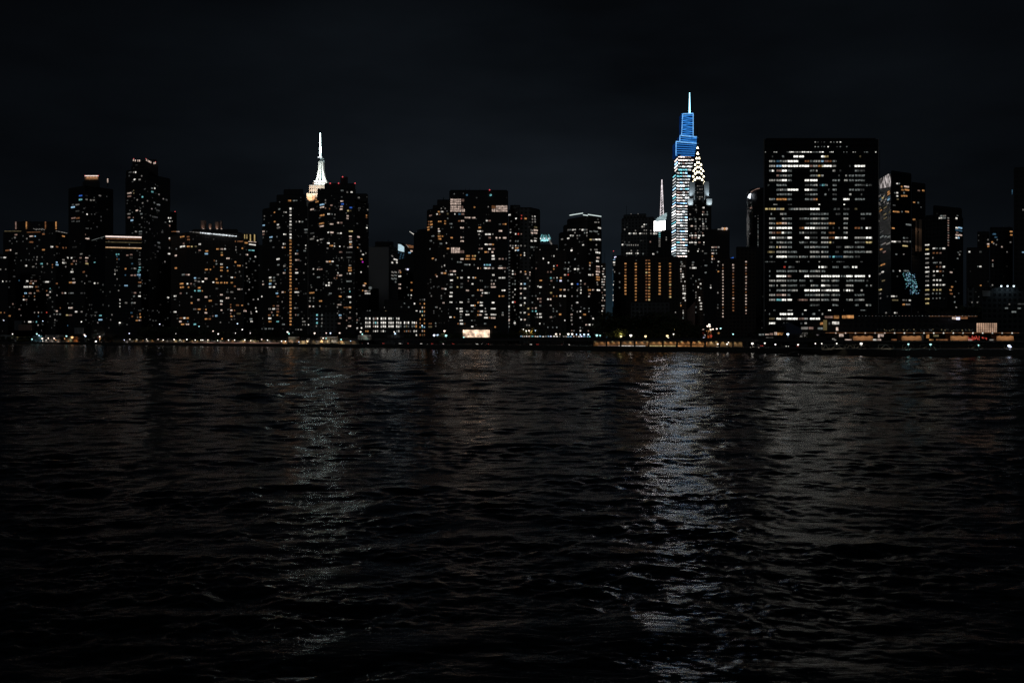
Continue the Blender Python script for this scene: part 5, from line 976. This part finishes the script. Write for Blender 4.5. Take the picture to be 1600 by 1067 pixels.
P2 = [(409, 530.8, 'P'), (418, 532.4), (440, 533), (446, 533.4), (449.2, 518.6, 'W', .7), (451.5, 521, 'C', .6), (467, 534, 'B', .4), (491.6, 520.4, 'P', .75), (505, 528.2, 'P', .6), (509.5, 528.6, 'C', .5), (509.8, 520.2, 'P', .45), (516.3, 520.3, 'B', .6), (530.6, 520.2, 'P', .6), (533, 530.3, 'C', .55), (548, 532.6, 'B', .35), (563.5, 518.4, 'W', .6), (566, 522, 'C', .55)]
lamp_row(P2, 'between the amber line tower and the white window rows', 14, 'W', 'lamps by the central left road', .5, 60)
P3 = [(583.2, 520.6, 'C', .5), (617.4, 521, 'B', .65), (616, 518.5, 'W', .45), (659.6, 508.5, 'B', .5), (678.4, 523.6, 'L', .95), (684, 523.6, 'B', .9), (697, 524, 'C', .9), (694.5, 517, 'P', .8), (724.6, 526.8, 'C', .5)]
lamp_row(P3, 'between the white window rows and the lit lobby', 60, 'W', 'lamps by the central road', .5, 60)
P4 = [(869, 521.8, 'P', .75), (875, 521.8, 'P', .7), (888, 521.8, 'W', .75), (894, 521.8, 'W', .7), (900.6, 522.4, 'B', .4), (906.8, 522.6, 'B', .5), (912.7, 522.4, 'B', .65), (919.2, 522.4, 'B', .6), (932.6, 523.6, 'C', .8), (937.6, 524, 'C', .5), (827, 516.4, 'P', .7), (837, 516.4, 'B', .55), (822.4, 516.8, 'W', .5), (817.6, 514.6, 'W', .5)]
lamp_row(sorted(P4), 'above the dark deck below the teal domed tower', 80, 'W', 'lamps above the central deck', .5, 60)
P5 = [(936, 508.6, 'C', .8), (938.8, 501.2, 'W', .75), (942.4, 513.3, 'W', .8), (944, 497.6, 'B', .5), (946.8, 506, 'C', .7), (952.2, 505.8, 'C', .7), (960.6, 500.3, 'B', .5), (926.6, 497.6, 'W', .4)]
lamp_row(sorted(P5), 'stacked up the street gap below the slender lit tower', 230, 'C', 'lamps in the street gap', .6, 0)
P6 = [(970.3, 525.2, 'Y', .7), (985.7, 524, 'W', .85), (1008.7, 525.2, 'Y', .75), (1042.6, 524.6, 'Y', .8), (1044.5, 528, 'W', .4), (1052.4, 522, 'W', .4)]
lamp_row(P6, 'along the foot of the dark tree mass', 50, 'Y', 'lamps by the dark trees', .6, 160)
P7 = [(1105.6, 509.4, 'P', .8), (1108.4, 507, 'W', .75), (1109, 510, 'P', .7), (1099, 514.7, 'P', .6), (1110.3, 514.8, 'P', .8), (1114, 514.2, 'P', .6), (1120, 513.6, 'P', .65), (1126, 513, 'C', .65), (1145.5, 522, 'C', .6)]
lamp_row(sorted(P7), 'on the street right of the dark tree mass', 200, 'P', 'lamps on the street by the plaza', .6, 0)
P8 = [(1121.4, 537.4), (1136, 537.2), (1138.2, 534.8, 'W', .3), (1175.6, 536.6, 'W', .6), (1185.4, 543.6, 'P', .45), (1195, 536, 'W', .4), (1211.6, 537), (1231, 521.9, 'B', .7), (1247, 537.2), (1274, 536.6, 'W', .3), (1284, 536.8, 'W', .3), (1307.4, 536.6, 'W', .32), (1345.6, 536.8, 'W', .6), (1419.4, 537.6, 'C', .4), (1454, 538, 'C', .45), (1529, 539.2, 'C', .3), (1576.6, 540, 'L', .6), (1578.8, 541.6, 'L', .45)]
lamp_row(P8, 'along the river edge at the right', 8, 'W', 'lamps on the right river edge', .42, 60)
P9 = [(67, 501.6, 'B', .8), (127.2, 502.6, 'W', .9), (187, 504.2, 'W', 1.1), (249.6, 506.4, 'L', .8), (6, 500.6, 'L', .7), (311, 509.8, 'C', .7), (371, 505.6, 'B', .8), (378.6, 514.8, 'W', .8), (341, 521.6, 'W', .9), (333, 517.2, 'P', .8), (202, 520.8, 'L', .8), (275, 521.4, 'W', .5), (368, 520.6, 'W', .5), (391, 520, 'W', .5), (148.8, 519.5, 'W', .6)]
for k, it in enumerate(sorted(P9)):
    street_lamp(it[0], it[1], sz(it[0]) + 60, it[2], it[3] * .75, f'{ORD[k]} tall road lamp from the left above the highway at left', 0, 'tall road lamps at left', GZ, 1.2)
# yard of coloured lamps at the far left
P10 = [(19.6, 522, 'W', .7), (50, 529.8, 'C', .8), (57.6, 521.6, 'C', .9), (61, 524, 'B', .8), (66, 528.8, 'P', 1.1), (75.4, 528.4, 'P', .8), (84.6, 528.6, 'P', .9), (87, 531, 'O', .5), (103.8, 525, 'C', .95), (101, 529, 'O', .5), (112.7, 526.8, 'O', 1.5), (132, 523, 'P', .9), (133.6, 525, 'B', .9), (149.8, 533.2, 'W', 1.0), (156, 526, 'P', .9), (156.6, 529, 'O', 1.0), (72, 532, 'W', .4), (67, 533, 'W', .4), (194, 531, 'L', .4)]
lamp_row(sorted(P10), 'in the coloured work yard at the far left', 14, 'W', 'coloured yard lamps', .8, 260)

# work yard sheds lit by those lamps
yd = [('long pale shed at the far left edge of the river bank', -30, 18, 523.5, 530, (.35, .38, .38), 26), ('low brown shed behind the highway at far left', 29, 50, 507, 516.4, (.3, .2, .16), 70), ('pale ribbed shed in the yard beside the teal lamps', 70, 100, 523.4, 534.4, (.3, .3, .3), 26),
      ('orange lit shed right of the pale ribbed shed', 100, 122, 526, 534, (.5, .26, .12), 26), ('blue lit cabin between the teal yard lamps', 51, 66, 524, 533, (.22, .35, .42), 26), ('yellowish low shed in the trees at far left', 26, 44, 526, 532, (.4, .34, .12), 28),
      ('small louvred block behind the highway left of the tall lamp', 116, 131, 512, 521.6, (.3, .32, .33), 60), ('grey shed below the first tall lamps', 22, 34, 501, 516, (.12, .13, .14), 80)]
for lb, x0, x1, y0, y1, cc, off in yd:
    e, a_, c_ = lit_wall('shed', lb, x0, x1, y0, y1, off, principled('shed_paint', cc, .9, 0, .5, .35), 7, cat='shed')
    m = MB(); Z = a_
    for k in range(int((x1 - x0) / 2.5)): xx = x0 + 1 + k * 2.5; Zk = a_ + (c_ - a_) * (xx - x0) / (x1 - x0) - .12; m.bar(at(xx, y0 + .6, Zk), at(xx, y1 - .2, Zk), .35, .1)
    m.build('rib', STEEL, e)
lamp_light((px_x(14, sz(14) + 8), sz(14) + 8, 9), 900, (.75, .9, 1), .4); lamp_light((px_x(40, sz(40) + 52), sz(40) + 52, 14), 1500, (1, .6, .4), .4); lamp_light((px_x(124, sz(124) + 40), sz(124) + 40, 16), 900, (.8, .95, 1), .4)
# promenade glow fence
pr = empty('promenade_railing', (px_x(320, sz(320) + 4), sz(320) + 4, GZ), 'low rose lit railing along the left promenade', 'railing')
m = MB(); r_ = MB()
for a_, b_ in zip(range(200, 440, 8), range(208, 448, 8)):
    Z0, Z1 = sz(a_) + 2.2, sz(b_) + 2.2; m.prism([(px_x(a_, Z0), Z0), (px_x(b_, Z1), Z1), (px_x(b_, Z1), Z1 + .3), (px_x(a_, Z0), Z0 + .3)], GZ + .1, GZ + 1.0)
    r_.bar((px_x(a_, Z0), Z0, GZ + 1.4), (px_x(b_, Z1), Z1, GZ + 1.4), .12)
m.build('wall', principled('rose_stone', (.45, .28, .22), .8), pr); r_.build('rail', STEEL, pr)
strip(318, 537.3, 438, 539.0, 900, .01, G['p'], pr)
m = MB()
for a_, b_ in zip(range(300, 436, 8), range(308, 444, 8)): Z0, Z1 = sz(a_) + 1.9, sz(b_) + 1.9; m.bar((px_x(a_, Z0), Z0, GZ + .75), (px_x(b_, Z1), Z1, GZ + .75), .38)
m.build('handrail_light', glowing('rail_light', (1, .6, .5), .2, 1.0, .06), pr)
for px in range(208, 440, 12): Z = sz(px) - 1.2 + 4; lamp_light((px_x(px, Z), Z - 2.6, 5.5), 10, (1, .72, .5), .3)
bw = empty('glow_catch_wall', (px_x(320, sz(320) + 22), sz(320) + 22, GZ), 'stained tan wall added behind the left promenade to catch lamp glow', 'wall')  # wall added so the lamp glow has a surface to show on
m = MB()
for a_, b_ in zip(range(176, 560, 8), range(184, 568, 8)):
    Z0, Z1 = sz(a_) + 22, sz(b_) + 22; m.prism([(px_x(a_, Z0), Z0), (px_x(b_, Z1), Z1), (px_x(b_, Z1), Z1 + .5), (px_x(a_, Z0), Z0 + .5)], GZ, 5.3 + .25 * math.sin(a_ * .7))
m.build('wall', principled('stained_wall', (.26, .2, .13), .9, 0, .9, .5), bw)
m = MB()
for a_ in range(180, 560, 9): Z0 = sz(a_) + 21.6; m.box(px_x(a_, Z0) - .35, px_x(a_, Z0) + .35, Z0, Z0 + .3, GZ, 5.2)
m.build('buttress', CONC, bw)
random.seed(17)
for k in range(46):
    px = 204 + k * 7.6 + random.uniform(-2.5, 2.5); Z = sz(px) + 18; lamp_light((px_x(px, Z), Z, 6.0), random.choice((60, 150, 300, 900)), random.choice([(1, .75, .45), (1, .85, .6), (.85, .9, 1), (1, .62, .35)]), .3)  # spots without fittings, added for warm glow along the promenade
# kiosks by the amber line tower
for lb, x0, x1, y0, y1, cc, pw_, lc in (('lit white shelter panel on the road left of the rose lamp', 479.5, 484, 528.5, 534.5, (.8, .75, .7), 60, (1, .9, .85)), ('brown lit kiosk wall below the amber line tower', 450, 468, 526, 535, (.4, .24, .16), 120, (1, .6, .4)), ('warm lit shop front right of the white shelter panel', 500, 528, 526, 536, (.38, .3, .2), 160, (1, .7, .45)), ('pale shop front left of the white window rows', 559, 580, 523.5, 531, (.5, .45, .4), 160, (1, .75, .6))):
    e, a_, c_ = lit_wall('kiosk', lb, x0, x1, y0, y1, 20, principled('kiosk_paint', cc, .9, 0, .5, .3), 5, cat='kiosk')
    lamp_light((px_x((x0 + x1) / 2, a_ - 3), a_ - 3, 7), pw_, lc, .3)
    strip(x0 + 1, y0 + .8, x1 - 1, y0 + .8, min(a_, c_) - .2, .5, G['w'], e, 'sign_light')

# ---- vehicles on and under the highway
CB = principled('car_paint', (.1, .1, .11), .3, .3); TY = principled('tyre_rubber', (.01, .01, .01), .9); GL = principled('car_glass', (.01, .01, .012), .1)
TAIL = glowing('tail_light', (1, .1, .08), 1.0, 0); HEAD = glowing('head_light', (1, .95, .85), 2.2, 0)
def car(x, y, z, label, group, ang=0.0, src=[None]):
    if src[0] is None:
        root = empty('parked_car', (0, 0, 0), label, 'car', group)
        m = MB(); prof = [(-2.2, .35), (-2.25, .8), (-2.1, .95), (-1.3, 1.0), (-.8, 1.42), (.6, 1.45), (1.2, 1.0), (2.1, .85), (2.25, .6), (2.2, .35)]
        for s in (-1, 1): m.face([(px_, s * .85, z_) for px_, z_ in prof][::s])
        for (a0, z0), (a1, z1) in zip(prof, prof[1:] + prof[:1]): m.face([(a0, -.85, z0), (a1, -.85, z1), (a1, .85, z1), (a0, .85, z0)])
        m.build('body', CB, root)
        for cxw in (-1.4, 1.4):
            for s in (-1, 1):
                m = MB(); n = 12
                for i in range(n): a, b_ = 2 * math.pi * i / n, 2 * math.pi * (i + 1) / n; m.face([(cxw + .33 * math.cos(a), s * .92, .33 + .33 * math.sin(a)), (cxw + .33 * math.cos(b_), s * .92, .33 + .33 * math.sin(b_)), (cxw + .33 * math.cos(b_), s * .72, .33 + .33 * math.sin(b_)), (cxw + .33 * math.cos(a), s * .72, .33 + .33 * math.sin(a))])
                m.face([(cxw + .33 * math.cos(2 * math.pi * i / n), s * .92, .33 + .33 * math.sin(2 * math.pi * i / n)) for i in range(n)]); m.build('wheel', TY, root)
        m = MB(); m.box(-.75, .55, -.87, -.86, 1.02, 1.36); m.box(-.75, .55, .86, .87, 1.02, 1.36); m.build('side_window', GL, root)
        for s in (-.6, .6):
            m = MB(); m.box(2.2, 2.3, s - .2, s + .2, .6, .8); m.build('headlight', HEAD, root)
            m = MB(); m.box(-2.32, -2.22, s - .2, s + .2, .65, .85); m.build('tail_light', TAIL, root)
        src[0] = root; kids = list(root.children)
    else:
        root = src[0].copy(); COL.objects.link(root)
        for ch in src[0].children: k = ch.copy(); COL.objects.link(k); k.parent = root
    root.location = (x, y, z); root.rotation_euler = (0, 0, ang); root['label'] = label; root['group'] = group
    return root
random.seed(4)
cars = [571, 596, 622, 633, 655, 672, 688, 705, 742, 758, 826, 836, 884, 1186, 1226, 1240]
for k, px in enumerate(cars):
    Z = sz(px) + (14 if px < 1100 else 18); fl = k % 2
    sl = math.atan2(sz(px + 10) - sz(px - 10), px_x(px + 10, sz(px + 10)) - px_x(px - 10, sz(px - 10)))
    car(px_x(px, Z), Z, GZ + .17, f'{ORD[k]} dark car from the left on the lower river road', 'cars on the lower river road', sl + (math.pi if fl else 0) + (.5 if k % 3 == 0 else 0))
cars2 = [4, 22, 29, 48, 64, 80, 92, 100, 118, 148]
for k, px in enumerate(cars2):
    Z = sz(px) + 28; sl = math.atan2(sz(px + 10) - sz(px - 10), px_x(px + 10, sz(px + 10)) - px_x(px - 10, sz(px - 10)))
    car(px_x(px, Z), Z + 4, 7.3, f'{ORD[k]} car from the left up on the elevated highway', 'cars on the elevated highway', sl + math.pi * (k % 2) + .6)
# row of small lights behind the central deck, drawn as bare glowing caps
tl = empty('light_row', (px_x(865, 720), 720, GZ), 'long row of small blue white lights below the teal domed tower', 'small_lights')
random.seed(8)
x = 813
while x < 921:
    wv = random.uniform(1.6, 4.2); m = MB(); Z = 722; p = at(x + wv / 2, 526 - random.random() * .5, Z)
    m.lathe(p.x, p.y, [(.05, p.z + .55), (wv * .18, p.z + .3), (wv * .2, p.z - .3)], 8); m.build('row_light', G[random.choice('BWBWCLPw')], tl); x += wv + random.uniform(.6, 2)

# ---- boat
bt = empty('motor_boat', (px_x(1236, 405), 405, 0), 'small dark motor boat with a low cabin near the right river wall', 'boat')
m = MB(); hull = [(-4.2, 0), (-3.6, 1.1), (2.6, 1.2), (4.4, 0)]; L = MB()
cx = px_x(1236, 405)
for z0, z1, k0, k1 in ((-.3, .9, .8, 1.0),):
    a = [(cx - 4.4 * k0, 404.6), (cx - 3 * k0, 403.5), (cx + 3.6 * k0, 403.5), (cx + 4.4 * k0, 405), (cx + 3.6 * k0, 406.5), (cx - 3 * k0, 406.5)]
    b_ = [(cx - 5.4 * k1, 405), (cx - 3 * k1, 403.3), (cx + 3.6 * k1, 403.2), (cx + 4.6 * k1, 405), (cx + 3.6 * k1, 406.8), (cx - 3 * k1, 406.7)]
    for i in range(6): j = (i + 1) % 6; m.face([(*a[i], z0), (*a[j], z0), (*b_[j], z1), (*b_[i], z1)])
    m.face([(*q, z1) for q in b_])
m.build('hull', principled('hull_paint', (.02, .02, .02), .4), bt)
m = MB(); m.prism([(cx - .8, 404), (cx + 2.6, 404), (cx + 2.6, 406), (cx - .8, 406)], .9, 2.1, [1.7, 2.1, 2.1, 1.7]); m.build('cabin', principled('cabin_paint', (.05, .05, .05), .4), bt)
m = MB(); m.box(cx - .2, cx + 2.2, 403.93, 403.98, 1.3, 1.7); m.build('cabin_window', GL, bt)

# ---- trees
LEAF = principled('leaves', (.05, .065, .03), .8, 0, .5, .6); BARK = principled('bark', (.05, .04, .03), .9)
def crown_mesh(seed, n=900):
    rnd = random.Random(seed); v = []; f = []
    lobes = [(rnd.uniform(-.28, .28), rnd.uniform(-.28, .28), rnd.uniform(.38, .86), rnd.uniform(.16, .3)) for _ in range(9)]
    for i in range(n):
        lx, ly, lz, lr = rnd.choice(lobes); d = Vector((rnd.gauss(0, 1), rnd.gauss(0, 1), rnd.gauss(0, 1))).normalized() * lr * rnd.uniform(.55, 1.08)
        c = Vector((lx, ly, lz)) + d; s = rnd.uniform(.018, .045)
        u = Vector((rnd.gauss(0, 1), rnd.gauss(0, 1), rnd.gauss(0, 1))).normalized() * s; w_ = u.orthogonal().normalized() * s * rnd.uniform(.5, 1)
        k = len(v); v += [tuple(c - u), tuple(c + w_), tuple(c + u), tuple(c - w_)]; f.append((k, k + 1, k + 2, k + 3))
    me = bpy.data.meshes.new('crown'); me.from_pydata(v, [], f); me.materials.append(LEAF); return me
def trunk_mesh(seed):
    rnd = random.Random(seed); m = MB(); m.lathe(0, 0, [(.035, 0), (.024, .3), (.016, .55)], 7)
    for k in range(5):
        a = rnd.uniform(0, 6.28); m.bar((0, 0, rnd.uniform(.25, .45)), (.22 * math.cos(a), .22 * math.sin(a), rnd.uniform(.55, .8)), .014)
    me = bpy.data.meshes.new('trunk'); me.from_pydata(m.v, [], m.f); me.materials.append(BARK); return me
CM = [crown_mesh(s) for s in range(6)]; TM = [trunk_mesh(s) for s in range(6)]
def tree(px, ytop, Z, label, group, wide=1.0, k=0):
    h = pz(ytop, Z) - GZ; root = empty('tree', (px_x(px, Z), Z, GZ), label, 'tree', group)
    for nm, me in (('crown', CM[k % 6]), ('trunk', TM[k % 6])):
        o = link_mesh(nm, me, root); o.scale = (h * wide, h * wide, h); o.rotation_euler = (0, 0, k * 1.7)
    return root
random.seed(31)
def tree_row(items, where, group, off, wide=1.0):
    for k, (px, yt) in enumerate(items): tree(px, yt, sz(px) + off + random.uniform(-4, 8), f'{ORD[k]} tree from the left {where}', group, wide * random.uniform(.9, 1.25), k + int(px))
tree_row([(3, 524), (12, 525.5), (22, 524), (33, 526), (44, 525), (98, 526), (140, 524.5), (163, 524), (170, 525), (178, 524.5)], 'in front of the yard at the far left', 'yard trees', 20, 1.1)
tree_row([(206, 524), (219, 525), (233, 525), (241, 526), (261, 525), (275, 524), (284, 525), (298, 524.6), (313, 525), (328, 525), (341, 526), (351, 525), (372, 526), (389, 526), (402, 526), (426, 526), (436, 527)], 'on the left promenade', 'promenade trees', 17, 1.0)
tree_row([(222, 512), (240, 510), (262, 511), (283, 509), (300, 512), (325, 512), (350, 514), (400, 515), (430, 515)], 'behind the left highway deck', 'trees behind the left highway', 70, 1.2)
tree_row([(452, 519), (470, 518), (488, 521), (520, 520), (548, 521), (600, 520), (640, 522), (688, 520), (706, 521), (715, 520), (775, 520), (790, 519), (805, 517)], 'behind the central highway deck', 'trees behind the central highway', 60, 1.1)
tree_row([(826, 511), (833, 513), (848, 516), (880, 518)], 'around the orange lamp glow', 'trees near the orange glow', 78, 1.0)
tree_row([(951, 496), (960, 487), (972, 489), (985, 492), (1000, 494), (1014, 490), (1029, 492), (1043, 488), (1056, 496), (1068, 502), (1080, 506), (1090, 509)], 'in the big dark tree mass', 'trees of the dark tree mass', 110, 1.15)
tree_row([(968, 512), (978, 514), (996, 510), (1012, 508), (1025, 510), (1038, 512), (1050, 509), (1062, 511), (1074, 513)], 'in the lower row of the dark tree mass', 'lower trees of the dark tree mass', 66, 1.3)
tree_row([(1192, 512), (1206, 510), (1220, 513), (1262, 519), (1270, 521)], 'at the foot of the wide slab', 'trees by the wide slab', 60, 1.2)
tree_row([(1480, 478), (1494, 480), (1506, 476), (1520, 479), (1535, 482)], 'behind the conference block roof', 'trees behind the conference block', 190, 1.2)
q = at(829, 519, sz(829) + 70); lamp_light(q, 1500, (1, .5, .15), .3, 120, q + Vector((0, 8, 1)))
q = at(970, 523, sz(970) + 58); lamp_light(q, 1500, (1, .75, .25), .3, 120, q + Vector((0, 6, 2)))

# ================================================================== river
rng = np.random.default_rng(11)
NR, NC = 1100, 1300
ypx = np.concatenate([np.linspace(1300, 660, 800), np.linspace(659.6, 532.4, NR - 800)])
dist = H * F / (ypx - HY); dist = np.minimum(dist, 2600)
ang = np.tan(np.linspace(R(-40), R(40), NC))
Xw = dist[:, None] * ang[None, :]; Yw = np.repeat(dist[:, None], NC, 1)
spx = np.gradient(dist); spx = np.abs(spx)[:, None]
Zw = np.zeros_like(Xw); Zs = np.zeros_like(Xw)
ph = rng.random
slopes = 0
for i in range(160):
    lam = 0.35 * (2.6 / 0.35) ** rng.random() if i < 110 else 2.6 * (14 / 2.6) ** rng.random()
    th = R(90) + rng.normal(0, .95) if rng.random() < .55 else rng.random() * 2 * np.pi
    k = 2 * np.pi / lam
    s = 0.0148 if lam < 2.6 else 0.0135 * (2.6 / lam) ** .7
    a = s / k; p0 = rng.random() * 6.28
    fade = np.clip((lam / spx - 1.6) / 2.5, 0, 1)
    arg = k * (Xw * np.cos(th) + Yw * np.sin(th)) + p0
    tgt = Zs if lam < 2.6 else Zw
    tgt += fade * a * (np.sin(arg) + .18 * np.sin(2 * arg + 1.57))
far = np.interp(dist, [60, 150, 320, 700], [0, 1, 1.6, 1.6])[:, None]
for i in range(46):
    lam = 5 * (30 / 5) ** rng.random(); th = R(90) + rng.normal(0, .85); k = 2 * np.pi / lam
    fade = np.clip((lam / spx - 1.5) / 2, 0, 1) * far
    arg = k * (Xw * np.cos(th) + Yw * np.sin(th)) + rng.random() * 6.28
    Zw += fade * .0128 / k * (np.sin(arg) + .25 * np.sin(2 * arg + 1.57))
def patch(l, s):
    r = np.zeros_like(Xw)
    for i in range(9):
        t = rng.random() * 6.28; r += np.sin(2 * np.pi / (l * (0.6 + rng.random())) * (Xw * np.cos(t) + Yw * np.sin(t) * 1.6) + rng.random() * 6.28)
    return r / 3.0 * s
Zw = Zw * np.clip(1.0 + patch(40, .3), .4, 1.6) + Zs * np.clip(.95 + patch(9, .5) + patch(32, .5), .05, 2.2)
co = np.stack([Xw, Yw, Zw], -1).reshape(-1, 3).astype(np.float32)
ii = (np.arange(NR - 1)[:, None] * NC + np.arange(NC - 1)[None, :]).reshape(-1)
q = np.stack([ii, ii + 1, ii + NC + 1, ii + NC], -1).astype(np.int32)
me = bpy.data.meshes.new('water'); me.vertices.add(len(co)); me.vertices.foreach_set('co', co.reshape(-1))
me.loops.add(q.size); me.loops.foreach_set('vertex_index', q.reshape(-1)); me.polygons.add(len(q))
me.polygons.foreach_set('loop_start', np.arange(0, q.size, 4, dtype=np.int32)); me.polygons.foreach_set('use_smooth', np.ones(len(q), bool))
me.update(calc_edges=True)
rough = np.interp(dist, [20, 60, 150, 400, 900], [.03, .045, .085, .14, .19])
sdist = np.interp(800 + ang * F, [p for p, _ in SH], [z for _, z in SH])[None, :]
calm = np.clip((Yw - sdist + 30) / 25, 0, 1); rough = rough[:, None] * (1 - calm) + .05 * calm
at_ = me.attributes.new('ripple', 'FLOAT', 'POINT'); at_.data.foreach_set('value', rough.reshape(-1).astype(np.float32))
wm = bpy.data.materials.new('river_water'); wm.use_nodes = True; t = wm.node_tree; b = t.nodes['Principled BSDF']
b.inputs['Base Color'].default_value = (.0015, .0025, .0032, 1); b.inputs['IOR'].default_value = 1.333; b.inputs['Specular Tint'].default_value = (.46, .7, .94, 1)
an = N(t, 'ShaderNodeAttribute', attribute_name='ripple'); t.links.new(an.outputs['Fac'], b.inputs['Roughness'])
g = N(t, 'ShaderNodeNewGeometry'); mpn = N(t, 'ShaderNodeMapping'); mpn.inputs['Scale'].default_value = (.55, 1.5, 1); t.links.new(g.outputs['Position'], mpn.inputs[0])
n1 = N(t, 'ShaderNodeTexNoise'); n1.inputs['Scale'].default_value = 2.4; n1.inputs['Detail'].default_value = 5; n1.inputs['Roughness'].default_value = .6; n1.inputs['Distortion'].default_value = .6
t.links.new(mpn.outputs[0], n1.inputs[0])
bp = N(t, 'ShaderNodeBump'); bp.inputs['Strength'].default_value = 1.0; bp.inputs['Distance'].default_value = .022
t.links.new(n1.outputs[0], bp.inputs['Height']); t.links.new(bp.outputs[0], b.inputs['Normal'])
me.materials.append(wm)
wo = bpy.data.objects.new('water', me); COL.objects.link(wo); wo['kind'] = 'structure'

m = MB(); m.face([(-6000, -400, -.9), (6000, -400, -.9), (6000, 3500, -.9), (-6000, 3500, -.9)]); wb_ = m.build('water', wm); wb_['kind'] = 'structure'
